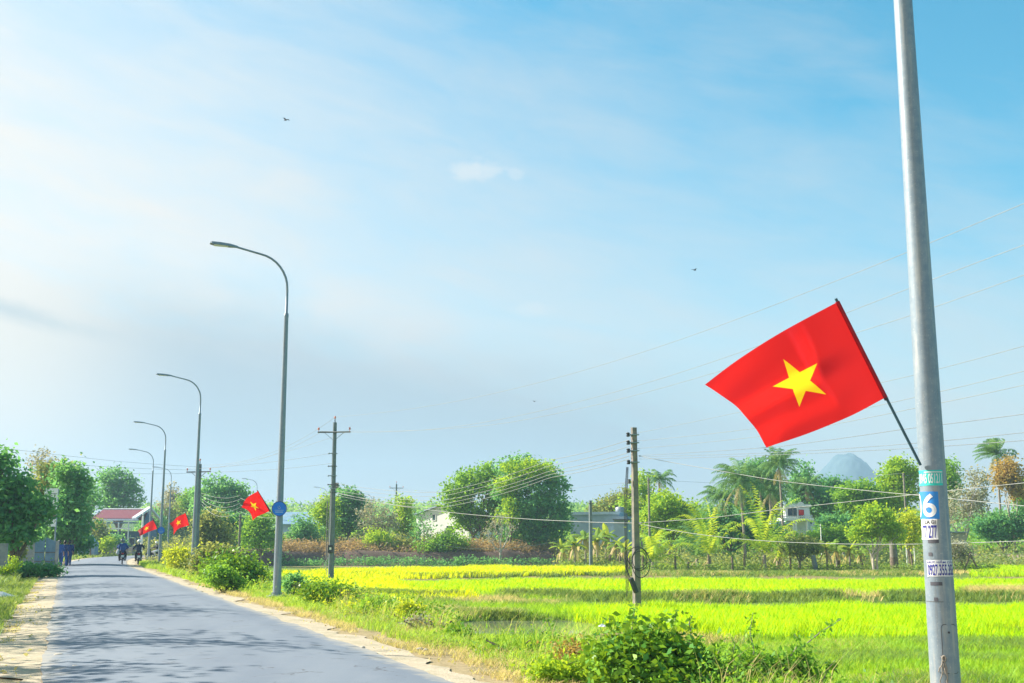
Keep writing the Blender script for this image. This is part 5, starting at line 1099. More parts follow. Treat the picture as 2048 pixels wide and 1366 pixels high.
ptree('shrub', 'bright green bush before grey scrub near the dark bank', 'bush', 125, (765, 1114), [(758, 1078, 22, 16), (775, 1090, 18, 14), (742, 1092, 14, 12)], 'lime', ncl=70, per=34, size=.28, r=.06, group=G1)
ptree('shrub', 'brownish green bush between bright bush and thin dark tree', 'bush', 125, (805, 1114), [(800, 1086, 20, 16), (822, 1095, 16, 12), (785, 1096, 12, 10)], 'olive', ncl=60, per=34, size=.28, r=.06, group=G1)
ptree('small_tree', 'low bluish green tree in front of the pale blue barn', 'small tree', 128, (600, 1112), [(590, 1062, 18, 16), (610, 1056, 18, 16), (602, 1076, 22, 14), (625, 1070, 16, 18)], 'teal', ncl=90, per=34, size=.3, r=.1, bark='bark_pale', stems=2, group=G1)
ptree('small_tree', 'green tree between the signed lamp post and the thin grey post', 'small tree', 112, (524, 1112), [(515, 1058, 22, 22), (500, 1076, 24, 18), (535, 1075, 20, 20), (528, 1040, 16, 14)], 'mid', ncl=130, per=38, size=.3, r=.1, group=G1)
ptree('large_tree', 'airy broad tree crown behind the slack bundle of cables', 'tree', 142, (440, 1110), [(440, 975, 30, 18), (415, 990, 28, 20), (468, 988, 26, 20), (445, 1010, 40, 22), (400, 1010, 20, 22), (485, 1012, 16, 18)], 'teal', ncl=190, per=34, size=.38, spread=.45, r=.24, group=G1, twigs=30)
ptree('large_tree', 'dark mass of tree under the slack bundle of cables', 'tree', 120, (455, 1110), [(450, 1048, 34, 24), (480, 1062, 28, 24), (425, 1062, 24, 22)], 'dark', ncl=130, per=42, size=.34, r=.16, group=G1)
ptree('small_tree', 'yellowish green tree right of the pole behind a lamp', 'small tree', 92, (418, 1118), [(420, 1050, 20, 20), (436, 1066, 22, 20), (408, 1070, 14, 20), (425, 1090, 28, 16)], 'olive', ncl=140, per=38, size=.28, r=.09, group=G1)
# left side of the road
G2 = 'roadside trees behind the slab fence'
ptree('roadside_tree', 'tall dark tree at the very edge, over the grey wall slab', 'tree', 52, (24, 1140), [(-10, 922, 24, 16), (24, 966, 24, 16), (0, 992, 30, 22), (42, 1000, 18, 18), (16, 1035, 38, 22), (50, 1030, 18, 18), (84, 1020, 10, 16), (30, 1066, 36, 14), (-30, 1010, 30, 40)], 'dark', ncl=250, per=40, size=.24, spread=.32, r=.15, stems=2, group=G2, twigs=10)
ptree('roadside_tree', 'bluish green tree above the blue-grey gate and the shop sign', 'tree', 76, (128, 1128), [(142, 948, 20, 14), (162, 976, 14, 16), (122, 1004, 24, 18), (150, 1016, 20, 18), (122, 1046, 34, 14), (154, 1046, 16, 10), (128, 1064, 36, 10)], 'teal', ncl=240, per=38, size=.29, spread=.36, r=.16, stems=2, group=G2, twigs=8)
ptree('roadside_tree', 'olive crown rising between the dark and the bluish roadside trees', 'tree', 80, (105, 1126), [(100, 952, 26, 20), (128, 955, 20, 22), (84, 985, 20, 22), (128, 985, 22, 18), (100, 1020, 20, 22)], 'olive', ncl=150, per=38, size=.26, spread=.32, r=.12, group=G2)
ptree('airy_tree', 'tall airy tree with visible limbs behind the red tiled roof', 'tree', 172, (236, 1105), [(235, 955, 26, 18), (215, 965, 20, 14), (262, 972, 20, 16), (205, 985, 16, 12), (240, 985, 26, 16), (280, 988, 12, 12), (228, 1004, 30, 10), (272, 1004, 14, 10)], 'teal', ncl=170, per=32, size=.42, spread=.45, r=.34, group=G2, twigs=24)
ptree('airy_tree', 'faint thin treetop poking out above the olive crown', 'tree', 120, (85, 1110), [(84, 915, 20, 14), (72, 930, 14, 12), (98, 928, 14, 12)], 'grey', ncl=40, per=12, size=.28, spread=.4, r=.1, group=G2, twigs=26)
ptree('airy_tree', 'wispy limb of tree between bluish tree and red roof', 'tree', 120, (182, 1105), [(184, 985, 10, 12), (190, 1002, 10, 10), (178, 1010, 10, 14)], 'teal', ncl=44, per=20, size=.3, spread=.4, r=.1, group=G2, twigs=10)
ptree('bamboo_clump', 'yellowish bamboo clump in front of the red-roofed house', 'bamboo', 134, (196, 1106), [(196, 1058, 11, 16), (190, 1076, 14, 14), (203, 1080, 10, 16), (196, 1095, 14, 8)], 'olive', ncl=90, per=34, size=.3, r=.06, stems=3)
ptree('shrub', 'little yellow-green plant by the garden wall', 'bush', 132, (213, 1107), [(213, 1086, 8, 8), (218, 1094, 6, 6)], 'lime', ncl=26, per=30, size=.26, r=.04)
ptree('shrub', 'dark flowering shrub before the porch of the red-roofed house', 'bush', 139, (232, 1106), [(228, 1082, 12, 8), (240, 1088, 10, 8), (222, 1092, 8, 8)], 'teal', ncl=50, per=34, size=.28, r=.04)
for i, (u, v, ru, rv, Y, lf, lab) in enumerate(((308, 1040, 20, 22, 165, 'teal', 'dark green treetop between the far flag and the red gable'), (330, 1012, 18, 16, 180, 'grey', 'grey-brown leafless treetop between two far lamp posts'), (352, 1035, 22, 26, 170, 'olive', 'olive scrub tree left of the flag by the cross-armed pole'), (378, 1000, 16, 18, 175, 'mid', 'green treetop touching the pole behind a lamp'), (345, 985, 10, 14, 185, 'grey', 'thin bare treetop beside the small bend lamp'))):
    ptree('bend_tree', lab, 'tree', Y, (u, 1105), [(u, v, ru, rv), (u-ru*.7, v+rv, ru*.8, rv), (u+ru*.7, v+rv*1.1, ru*.8, rv), (u, v+rv*1.9, ru*1.1, rv*.8)], lf, ncl=110, per=30 if lf != 'grey' else 10, size=.38, spread=.45, r=.14, group='trees at the road bend', twigs=20 if lf == 'grey' else 4)
# right: behind the white villa
G3 = 'trees behind the young palms'
R = [('round_tree', 'bright yellow-green dome tree right of the square pole', 118, (1335, 1118), [(1335, 1008, 34, 18), (1312, 1030, 28, 22), (1360, 1028, 28, 22), (1335, 1050, 44, 20), (1385, 1050, 20, 20)], 'lime', 210, 42),
     ('slender_tree', 'slim pale green tree between square pole and tall far palm', 140, (1286, 1115), [(1284, 970, 14, 22), (1292, 1000, 16, 24), (1280, 1025, 16, 24), (1256, 1010, 18, 14)], 'lime', 110, 36),
     ('round_tree', 'low reddish-olive trees just left of the square pole', 150, (1230, 1110), [(1225, 1010, 22, 14), (1250, 1000, 20, 18), (1200, 1020, 20, 12)], 'olive', 100, 36),
     ('dense_tree', 'deep green tree packed between the two big palms', 134, (1520, 1112), [(1510, 945, 26, 26), (1530, 965, 24, 28), (1500, 985, 28, 28), (1535, 1005, 26, 28), (1505, 1035, 34, 28)], 'dark', 230, 46),
     ('slender_tree', 'feathery grey-green tree right of the tall flag-side palm', 140, (1612, 1112), [(1611, 938, 10, 14), (1604, 958, 16, 16), (1615, 975, 18, 18), (1590, 975, 18, 18)], 'teal', 100, 22),
     ('umbrella_tree', 'dark flat-topped tree before the bluish hill', 150, (1662, 1110), [(1662, 964, 22, 7), (1650, 972, 18, 8), (1680, 974, 18, 8), (1662, 985, 28, 10)], 'dark', 110, 40),
     ('dense_tree', 'greyish green trees right behind the white villa', 138, (1650, 1112), [(1640, 1000, 22, 18), (1665, 1005, 24, 20), (1650, 1030, 28, 22), (1690, 1020, 20, 24), (1600, 1000, 20, 12)], 'teal', 190, 38),
     ('dense_tree', 'mid green trees below the bluish hill', 130, (1715, 1114), [(1700, 990, 24, 16), (1725, 982, 24, 18), (1745, 1000, 26, 24), (1705, 1020, 26, 24), (1690, 1050, 26, 20)], 'mid', 220, 42),
     ('round_tree', 'tall airy yellow-green tree left of the stickered lamp', 132, (1800, 1115), [(1795, 935, 24, 18), (1815, 945, 20, 20), (1780, 965, 26, 22), (1812, 985, 26, 26), (1780, 1000, 30, 24)], 'lime', 230, 34),
     ('dense_tree', 'green tree directly right of the stickered lamp', 145, (1895, 1114), [(1895, 945, 16, 24), (1905, 970, 18, 20), (1890, 985, 18, 24), (1888, 1010, 22, 22)], 'mid', 150, 38),
     ('scrub_tree', 'brown-grey leafless scrub right of the stickered lamp', 136, (1925, 1114), [(1925, 1000, 28, 24), (1945, 1025, 26, 24), (1905, 1030, 20, 26), (1960, 1000, 18, 24), (1950, 960, 22, 26)], 'grey', 150, 16),
     ('slender_tree', 'ochre-leaved tree with pale bare trunk under the wind-blown palm', 124, (2030, 1112), [(2012, 935, 18, 16), (2024, 955, 20, 18), (2005, 960, 14, 14), (2032, 980, 14, 12)], 'ochre', 110, 30),
     ('dense_tree', 'dark green bushes under the ochre tree', 124, (2005, 1112), [(2000, 1048, 24, 18), (2030, 1055, 26, 20), (1985, 1066, 18, 12), (2055, 1040, 24, 24), (1962, 1052, 14, 10)], 'dark', 170, 42),
     ('dense_tree', 'mixed green trees at the far edge beyond the ochre tree', 140, (2075, 1112), [(2060, 985, 24, 24), (2085, 1010, 26, 30), (2045, 1005, 16, 20), (2110, 990, 26, 30)], 'mid', 150, 36),
     ('dense_tree', 'shaded dark trees beneath the two big palms', 122, (1462, 1112), [(1445, 1050, 26, 26), (1475, 1060, 26, 26), (1500, 1070, 24, 22), (1420, 1045, 24, 24), (1390, 1065, 24, 18), (1535, 1070, 22, 20)], 'dark', 180, 44),
     ('dense_tree', 'green garden shrubs in front of the white villa', 116, (1600, 1118), [(1575, 1084, 22, 10), (1605, 1086, 22, 8), (1640, 1082, 24, 12), (1670, 1074, 22, 14)], 'mid', 170, 40),
     ('dense_tree', 'dark shade trees between villa and pale-trunked tree', 118, (1690, 1116), [(1680, 1050, 20, 16), (1700, 1060, 20, 18), (1655, 1050, 14, 14)], 'dark', 100, 44)]
for nm, lab, Y, b, bl, lf, ncl, per in R:
    ptree(nm, lab, 'tree', Y, b, bl, lf, ncl=ncl, per=per, size=.35, spread=.42, r=.16, bark='bark_pale' if 'pale' in lab or lf == 'grey' else 'bark', group=G3, twigs=50 if lf == 'grey' else 6, shell=.45)
ptree('small_tree', 'small umbrella tree with forked dark trunk at the field edge', 'small tree', 95, (1597, 1143), [(1580, 1090, 20, 8), (1605, 1085, 22, 8), (1628, 1093, 16, 8), (1598, 1096, 32, 7)], 'olive', ncl=110, per=34, size=.24, spread=.28, r=.13, group='trees at the paddy edge')
ptree('small_tree', 'bright small tree with several pale trunks at the field edge', 'small tree', 93, (1752, 1146), [(1745, 1030, 20, 16), (1765, 1040, 22, 16), (1735, 1055, 20, 16), (1770, 1062, 22, 16), (1720, 1066, 16, 12), (1795, 1068, 12, 10)], 'lime', ncl=170, per=30, size=.26, spread=.3, r=.12, bark='bark_pale', stems=3, group='trees at the paddy edge', twigs=16)
ptree('small_tree', 'shrubby tree with yellow and reddish leaves beside the trellis', 'small tree', 100, (1818, 1140), [(1815, 1040, 14, 12), (1828, 1052, 14, 12), (1808, 1062, 14, 12), (1822, 1075, 14, 12)], 'yellow', ncl=90, per=30, size=.26, r=.08, group='trees at the paddy edge')
ptree('small_tree', 'small sparse tree right of the stickered lamp by the prop', 'small tree', 93, (1913, 1142), [(1912, 1095, 16, 10), (1903, 1105, 12, 10), (1922, 1106, 12, 10)], 'grey', ncl=60, per=22, size=.22, r=.06, stems=2, group='trees at the paddy edge', twigs=12)
# palms
def pp(label, u, vc, Y, bz=-.5, **kw): o = at(u, vc, Y); return palm(label, (o.x, Y, bz), o.z-bz, **kw)
pp('tall palm with dry hanging fronds below the flag corner', 1486, 968, 116, Ln=3.5, n=40, wind=(-.6, 0, -.15), lean=(-.3, 0), skirt=12, up=(-.45, 1.2), leafl=.8)
pp('tallest palm whose head touches the flag tip', 1562, 935, 126, Ln=2.9, n=36, wind=(.25, 0, -.1), lean=(-.2, 0), skirt=7, up=(-.35, 1.25), leafl=.7)
pp('slender palm between the two tallest ones', 1520, 952, 130, Ln=2.7, n=28, wind=(-.4, 0, 0), skirt=3)
pp('low bushy palm at the near-pole side of the palm with dry fronds', 1445, 1000, 122, Ln=2.9, n=26, wind=(-.5, 0, -.1), skirt=5, leafl=.8)
pp('palm half hidden between the slender palm and the tallest one', 1540, 985, 129, Ln=2.9, n=26, wind=(-.3, 0, -.1), skirt=6, leafl=.8)
pp('palm with drooping fronds just above the white villa', 1612, 975, 138, Ln=2.6, n=22, wind=(-.3, 0, -.1), skirt=6, leafl=.75)
pp('far palm on a thin trunk right of the square pole', 1318, 962, 150, Ln=2.6, n=22, wind=(-.2, 0, 0), skirt=3, leafl=.7)
pp('wind-blown palm streaming over the ochre tree', 1993, 912, 132, Ln=2.8, n=30, wind=(-1.7, 0, .15), skirt=4, up=(-.2, 1.2), leafl=.85)
pp('dry-headed palm just behind the white villa', 1590, 985, 140, Ln=2.6, n=16, wind=(-.2, 0, 0), skirt=9, up=(-.5, .8))
YG = 'young palms on the paddy edge'
def yp(label, u, vb, vtop, Y, n=16, wind=(-.25, 0, 0), Ln=None, leaf='youngpalm', lx=0.0):
    o = at(u, vb, Y); z = hz(o.x, Y); t = at(u, vtop, Y).z; L_ = Ln or (t-z)*.78; palm(label, (o.x, Y, z), (t-z)*.22, Ln=L_*1.2, n=n-3, wind=wind, leaf=leaf, r=.18, skirt=2, up=(.45, 1.45), leafl=.6, group=YG, nl=26, w=.085)
yp('young palm arching before the shaded trees, left of the tallest young one', 1420, 1142, 1008, 96, 18, (-.35, 0, 0))
yp('tallest young palm with upright yellow-green fronds', 1530, 1142, 992, 95, 18, (.0, 0, .05))
yp('short young palm just right of the square pole', 1306, 1142, 1056, 95, 14, (.05, 0, 0))
yp('young palm clump in front of the pale-blue house corner', 1395, 1142, 1030, 99, 12, (-.4, 0, 0), None, 'palm')
yp('low yellow palm right of the tallest young one', 1556, 1142, 1050, 97, 9, (.3, 0, 0))
# banana rows and field edge bushes
BL = ['banana plant with ragged pale leaves beside the dark short post', 'tall yellowish banana plant near the short dark post', 'banana plant right before the grey flat-roofed house', 'banana plant with dried brown leaves at the foot of the big tree', 'broad banana plant left of the square pole', 'small banana plant between stakes and square pole', 'banana plant under the flat-roofed house corner',
      'yellow banana plant right of the thick stump', 'second banana plant right of the thick stump', 'third banana plant right of the thick stump', 'banana plant by the pale-trunked small tree', 'banana plant among shrubs left of the thick stump']
for i, (u, Y, h) in enumerate(((1150, 104, 2.3), (1172, 106, 2.9), (1195, 108, 2.5), (1128, 105, 2.0), (1232, 105, 2.4), (1250, 103, 1.9), (1212, 110, 2.7), (1655, 96, 1.9), (1675, 97, 2.0), (1700, 97, 1.9), (1722, 98, 1.7), (1560, 98, 1.6))):
    o = at(u, 1140, Y); banana(BL[i], (o.x, Y, hz(o.x, Y)), h, 9, group='banana plants along the paddy edge', dry=5)
def mass(name, label, spec, leaf, size, per, spread, wide=.55):
    """one tangled mass of growth: (u0, u1, Y0, Y1, h, count)"""
    P = []
    for u0, u1, Y0, Y1, h, n in spec:
        Y = rng.uniform(Y0, Y1, n); u = rng.uniform(u0, u1, n); x = (u-1024)/FPX*Y*1.015; z = height(x, Y)
        hh = h*(.35+.65*vnoise(x, Y, 3.0, 12)); c = np.stack([x, Y, z+hh*rng.random(n)**.7], 1); k = rng.poisson(per, n); idx = np.repeat(np.arange(n), k)
        P.append(c[idx]+rng.normal(size=(len(idx), 3))*spread)
    P = np.concatenate(P); V, Fq = leaf_quads(P, size, size*wide); stuff(name, label, V, Fq, L[leaf])
mass('undergrowth', 'tangled green undergrowth along the far side of the fields', [(560, 1130, 127, 150, 1.7, 900), (1120, 1270, 106, 130, 1.5, 420), (1270, 2300, 104, 118, 1.2, 900), (300, 560, 118, 150, 2.2, 420), (1270, 2300, 118, 135, 2.6, 900)], 'olive', .3, 16, .35)
mass('far_woods', 'continuous woods behind houses and trees', [(540, 1300, 160, 230, 3.6, 1300), (1200, 2400, 145, 200, 4.2, 1500), (-200, 540, 180, 250, 4.5, 700)], 'mid', .55, 16, .7)
mass('ridge_woods', 'pale green woods covering the low far ridge', [(300, 1500, 380, 540, 6, 3800), (1500, 2500, 400, 560, 4, 1400)], 'mid', 1.3, 12, 1.4, .8)
mass('dry_brush', 'brown dry brush covering the shaded bank beyond the paddies', [(560, 1125, 122.2, 127, .5, 800), (640, 780, 124, 129, 1.1, 240), (940, 1100, 123, 127, .9, 200), (560, 640, 122, 127, 1.2, 160)], 'brush', .30, 14, .25, .3)
mass('bank_scrub', 'dark shaded scrub growing on the face of the bank', [(560, 1110, 118.6, 120.6, .9, 420)], 'dark', .26, 13, .22, .4)  # dark leaves chosen to deepen the shade of the bank face
mass('edge_scrub', 'low mixed scrub and weeds under the palms at the paddy edge', [(1120, 1270, 101, 106, .7, 260), (1260, 1900, 93.5, 99, .55, 620), (1880, 1960, 91, 95, .5, 90)], 'dike', .24, 14, .2, .4)

# ------------------------------------------------------------------ roadside bushes
GB = 'bushes along the road embankment'
def bush(label, Y, base, blobs, leaf, ncl, per, size, spread, name='bush', **kw):
    return ptree(name, label, 'bush', Y, base, blobs, leaf, ncl=ncl, per=per, size=size, spread=spread, r=kw.pop('r', .03), stems=kw.pop('stems', 3), group=GB, shell=kw.pop('shell', .1), **kw)
bush('yellow-green bush at the foot of the flag by the cross-armed pole', 62, (365, 1140), [(352, 1108, 18, 12), (378, 1112, 20, 14), (362, 1124, 24, 12), (345, 1120, 12, 10)], 'yellow', 110, 34, .15, .18)
bush('green shrub between two lamp posts, yellow flowering top', 50, (420, 1158), [(412, 1116, 22, 14), (440, 1110, 22, 16), (462, 1116, 16, 14), (425, 1136, 32, 16)], 'olive', 170, 34, .15, .20, twigs=16)
bush('rounded dense bush with dark shaded side left of the signed lamp', 40.5, (488, 1172), [(455, 1130, 22, 14), (492, 1132, 24, 17), (474, 1150, 36, 15), (510, 1152, 18, 14), (430, 1140, 16, 14)], 'bush', 170, 26, .13, .24, twigs=40)
bush('low weedy shrub in front of the rounded dense bush', 37, (450, 1176), [(440, 1150, 24, 14), (460, 1162, 26, 10)], 'mid', 90, 36, .11, .12)
bush('grey-green clump hugging the foot of the signed lamp post', 33.4, (590, 1190), [(586, 1168, 14, 14), (600, 1178, 16, 10)], 'teal', 70, 36, .09, .09)
bush('long leafy weed bank below the meter-box pole', 29.5, (660, 1226), [(628, 1184, 24, 12), (660, 1186, 28, 15), (690, 1192, 26, 16), (715, 1208, 24, 14), (668, 1208, 30, 12)], 'bush', 190, 26, .085, .15, twigs=40, r=.015)
bush('dark leafy clump at the end of the long weed bank', 26, (755, 1243), [(738, 1214, 18, 14), (762, 1216, 18, 16), (770, 1232, 18, 12)], 'mid', 90, 26, .075, .12, twigs=20, r=.012)
bush('small bright yellow bush near the pond', 23.5, (822, 1260), [(812, 1216, 12, 10), (828, 1222, 14, 10), (818, 1232, 16, 9)], 'yellow', 80, 30, .07, .065)
bush('dead grey brushwood heap under the small yellow bush', 21.5, (850, 1278), [(835, 1244, 22, 14), (862, 1256, 24, 14), (880, 1262, 16, 10)], 'grey', 50, 9, .06, .10, name='brushwood', twigs=70, r=.02)
bush('leafy shoots beside the pond', 19.5, (920, 1300), [(912, 1276, 10, 18), (930, 1290, 12, 10), (922, 1302, 20, 10)], 'bush', 70, 22, .075, .12, twigs=16, r=.012)
bush('creeping green plants between pond and road', 17.2, (1020, 1330), [(985, 1316, 28, 9), (1030, 1318, 30, 9), (1080, 1318, 28, 12), (1110, 1304, 12, 16), (1050, 1332, 40, 10)], 'bush', 170, 20, .07, .12, twigs=40, r=.012)
bush('reddish dry bramble left of the biggest near bush', 15, (1150, 1366), [(1130, 1308, 26, 16), (1165, 1300, 24, 16), (1150, 1330, 34, 16)], 'ochre', 70, 18, .055, .08, twigs=40, r=.014)
bush('yellow-green weeds at the foot of the biggest near bush', 13.2, (1150, 1400), [(1090, 1345, 26, 16), (1130, 1350, 28, 18), (1175, 1345, 26, 22), (1200, 1320, 18, 22)], 'lime', 130, 22, .06, .09, twigs=30, r=.010)
bush('biggest near bush, glossy broad leaves and deep shade inside', 12.6, (1320, 1420), [(1235, 1318, 26, 24), (1278, 1288, 26, 20), (1268, 1340, 46, 36), (1330, 1322, 40, 36), (1392, 1356, 40, 36), (1330, 1375, 84, 36), (1428, 1378, 30, 26), (1305, 1275, 10, 12), (1366, 1298, 12, 14)], 'bush', 520, 26, .09, .12, shell=.35, r=.022, twigs=70)
bush('straggly bush with long bare sprigs before the open paddy', 13.4, (1540, 1420), [(1480, 1340, 26, 24), (1530, 1335, 34, 24), (1580, 1335, 34, 24), (1540, 1362, 60, 26), (1605, 1362, 24, 22), (1470, 1365, 26, 20)], 'mid', 250, 30, .065, .075, twigs=60, r=.018)
def sprig(label, pts, Y, leaf='mid', n=60, size=.06):
    P = [at(u, v, Y) for u, v in pts]; b = P[0]; root = thing('sprig', label, 'sprig', b, 0, 'long sprigs of the straggly bush'); MB().tube([p-b for p in P], [.011-.008*i/(len(P)-1) for i in range(len(P))], 6).build('stem', M['straw_twig'], root)
    t = rng.uniform(.15, 1, n)*(len(P)-1); i = np.minimum(t.astype(int), len(P)-2); A = np.array([tuple(p-b) for p in P]); C = A[i]+(A[i+1]-A[i])*(t-i)[:, None]+rng.normal(size=(n, 3))*.03
    V, Fq = leaf_quads(C, size, size*.5); npmesh('leaves', V, Fq, L[leaf], root)
sprig('upright leafy sprig rising over the paddy', [(1504, 1340), (1508, 1300), (1500, 1265), (1506, 1225)], 13.3, 'bush')
sprig('long sprig slanting up towards the stickered lamp', [(1585, 1315), (1610, 1290), (1640, 1265), (1682, 1238)], 13.5, 'mid', 46)
sprig('short side sprig leaning from the straggly bush', [(1570, 1330), (1590, 1300), (1600, 1282), (1588, 1268)], 13.4, 'mid', 40)
sprig('thin sprig above the near corner of the pond', [(1105, 1300), (1108, 1275), (1100, 1252), (1092, 1235)], 16.8, 'bush', 30)
sprig('curly sprig on top of the biggest near bush', [(1378, 1290), (1382, 1265), (1378, 1245), (1385, 1232)], 12.6, 'bush', 36)
for i, (u, v, du, dv, lab) in enumerate(((1228, 1275, -10, -40, 'short leafy shoot at the pole side of the biggest near bush'), (1262, 1250, 8, -34, 'leafy shoot in front of the square pole foot'), (1340, 1262, 14, -36, 'arching shoot on the crown of the biggest near bush'), (1418, 1320, 34, -44, 'long shoot between the biggest near bush and the straggly one'), (1205, 1310, -34, -30, 'low shoot leaning towards the road from the biggest near bush'), (1460, 1335, 10, -52, 'thin upright shoot where the two near bushes meet'), (1640, 1350, 30, -30, 'last low shoot of the straggly bush'))):
    sprig(lab, [(u, v+30), (u+du*.35, v), (u+du*.7, v+dv*.6), (u+du, v+dv)], 12.7+.1*i, ('bush', 'mid')[i % 2], 34, .075)
# left verge growth
bush('bright leafy weed catching light beside the slab fence', 47, (20, 1156), [(8, 1142, 14, 7), (22, 1136, 10, 9), (30, 1124, 5, 12)], 'lime', 40, 26, .09, .09)
bush('shaded bush below the slab posts and gate', 52, (70, 1152), [(40, 1140, 26, 9), (75, 1141, 34, 9), (105, 1142, 20, 6), (20, 1150, 30, 8)], 'dark', 130, 34, .14, .16)
bush('dark hedge growth behind the slab posts and gate', 78, (95, 1128), [(60, 1085, 30, 18), (100, 1080, 30, 20), (140, 1082, 28, 18), (165, 1085, 16, 16), (25, 1085, 26, 20)], 'dark', 240, 40, .24, .26)
bush('yellowish creeper climbing the dark slab post', 56, (38, 1140), [(38, 1105, 8, 16), (36, 1085, 8, 10)], 'olive', 50, 34, .12, .12, name='creeper')
# shade trees by the road whose shadows fall across the asphalt
GS = 'roadside trees shading the near asphalt'
SH = [((-13.0, 15.5), 6.5, 1.5, 'slim roadside tree nearest the camera'), ((-14.2, 20.5), 7.2, 1.7, 'second shade tree along the near verge'), ((-15.2, 24.6), 5.6, 1.3, 'lower shade tree between taller ones'), ((-17.0, 28.2), 8.2, 1.7, 'tall shade tree on the near verge'),
      ((-19.6, 35), 7.4, 2.0, 'broad shade tree on the near verge'), ((-22.5, 42), 8.0, 2.2, 'shade tree before the tall dark edge tree'), ((-13.4, 11.2), 6.0, 1.3, 'slim shade tree behind the camera line'), ((-31, 62), 8.0, 2.2, 'shade tree behind the slab fence'), ((-26.5, 50), 6.5, 1.7, 'bushy shade tree behind the grey wall slab')]
SH += [((-11.6, 19.4), 7.2, .35, 'bare slim trunk casting a thin long shadow'), ((-14.9, 28.6), 7.4, .35, 'second bare slim trunk of the near verge'), ((-12.6, 16.4), 7.0, .3, 'third bare slim trunk nearest the camera')]
for (x, y), h, w, lab in SH:
    z = hz(x, y); tree('shade_tree', lab, 'tree', (x, y, z), [((x, y, z+h*.78), (w, w, h*.2)), ((x+w*.5, y+w*.4, z+h*.6), (w*.8, w*.7, h*.14)), ((x-w*.5, y-w*.3, z+h*.62), (w*.8, w*.8, h*.15)), ((x, y-w*.4, z+h*.92), (w*.5, w*.5, h*.1))], 'teal', size=.2, ncl=95 if w > 1 else 14, per=9 if w > 1 else 12, spread=.36, r=.10, group=GS, shell=.3)

# ------------------------------------------------------------------ rice and grass
def off_pond(x, y):
    u = 1024+x/np.maximum(y, 1)*FPX; return ~((u > 905) & (u < 1170) & (y > 19.5) & (y < 31.5))
def weeds(label, n, s0, s1, d0, d1, h, leaf, size, per, spread, thr, seed):
    x, y, d = scatter_road(n, s0+15, s1+15, d0, d1); k = vnoise(x, y, 1.5, seed) > thr; k &= off_pond(x, y); x, y = x[k], y[k]; z = height(x, y); hh = h*(.2+.8*vnoise(x, y, .9, seed+1)); n = len(x)
    c = np.stack([x, y, z+hh*rng.random(n)**.8], 1); k = rng.poisson(per, n); idx = np.repeat(np.arange(n), k); P = c[idx]+rng.normal(size=(len(idx), 3))*spread; V, Fq = leaf_quads(P, size, size*.5); stuff('weeds', label, V, Fq, L[leaf])
weeds('tangled broad-leaved weeds along the embankment', 3000, 8, 44, 4.6, 8.6, .50, 'bush', .062, 15, .085, .42, 81)
weeds('dense mixed scrub at the bottom of the near slope', 1300, 6.5, 14, 3.9, 8.0, .55, 'mid', .05, 15, .07, .38, 93)
weeds('yellowish small-leaved weeds along the embankment', 2200, 7, 42, 4.2, 8.2, .40, 'lime', .045, 18, .07, .5, 83)
weeds('brownish withered weeds along the embankment', 1500, 7, 45, 4.2, 8.8, .38, 'ochre', .04, 14, .08, .58, 85)
weeds('taller weeds and saplings between the nearest lamp posts', 1500, 30, 62, 4.0, 8.0, .85, 'mid', .10, 13, .13, .45, 95)
weeds('yellowish weeds between the nearest lamp posts', 900, 24, 60, 3.8, 7.5, .6, 'yellow', .08, 12, .11, .55, 97)
weeds('small pale weeds creeping towards the asphalt', 1700, 7, 34, 3.2, 5.4, .16, 'olive', .035, 14, .06, .5, 99)
weeds('olive weeds farther along the road shoulder', 1100, 40, 100, 3.4, 8.0, .6, 'olive', .11, 14, .14, .45, 87)
def rice(name_label, px, z, dens, h, leaf, w=.022, per=3):
    P = [gnd(u, v, z).xy for u, v in px]; x, y = scatter_poly(P, dens); p = on_ground(x, y)
    q = vnoise(x, y*.6, 1.6, 90)*.6+vnoise(x, y, .5, 91)*.4; kk = q+.25*rng.random(len(x)) > .30; p = p[kk]; hh = h*(.62+.62*q[kk]); V, Fq = blades(p, hh, w, per, .22, .25, .3); o = stuff('rice_paddy', name_label, V, Fq, L[leaf]); return o
rice('bright green rice of the nearest wide paddy', [(1120, 1212), (1300, 1206), (2500, 1206), (2600, 1262), (1700, 1262), (1480, 1262), (1330, 1252), (1200, 1230)], -.55, 95, .38, 'rice')
rice('bright lime rice of the second paddy beyond the grassy dike', [(790, 1162), (1000, 1158), (1260, 1157), (2500, 1156), (2600, 1183), (1850, 1181), (1050, 1182), (900, 1178), (830, 1170)], -.55, 34, .40, 'rice', .04)
rice('yellowing rice of the farthest strip below the dark bank', [(560, 1142), (700, 1136), (1000, 1131), (1245, 1133), (1250, 1144), (1000, 1147), (700, 1150), (575, 1152)], -.55, 22, .40, 'rice_yellow', .055)
rice('sunlit rice strip right of the stickered lamp', [(1930, 1128), (2500, 1126), (2500, 1143), (1940, 1145)], -.55, 24, .38, 'rice', .05)
rice('thin far rice strip below the pinkish wall', [(1880, 1113), (2400, 1111), (2400, 1121), (1890, 1123)], -.55, 14, .4, 'rice', .06)
rice('yellow-green grassy rice beside the meter-box pole', [(560, 1158), (780, 1153), (830, 1172), (900, 1182), (960, 1190), (860, 1192), (700, 1186), (640, 1178), (575, 1172)], -.6, 40, .32, 'rice_yellow', .035)
rice('rough green grass field in front of the wide paddy', [(1480, 1276), (1700, 1272), (2500, 1268), (2700, 1366), (1900, 1420), (1650, 1380), (1560, 1330)], -.7, 120, .20, 'lime_pad', .012, 4)
def grass(label, pts, h, leaf, per=5, w=.012, lean=.4, name='grass'):
    if h > .1: pts = pts[off_pond(pts[:, 0], pts[:, 1])]
    V, Fq = blades(pts, h, w, per, lean, .4, .5); stuff(name, label, V, Fq, L[leaf])
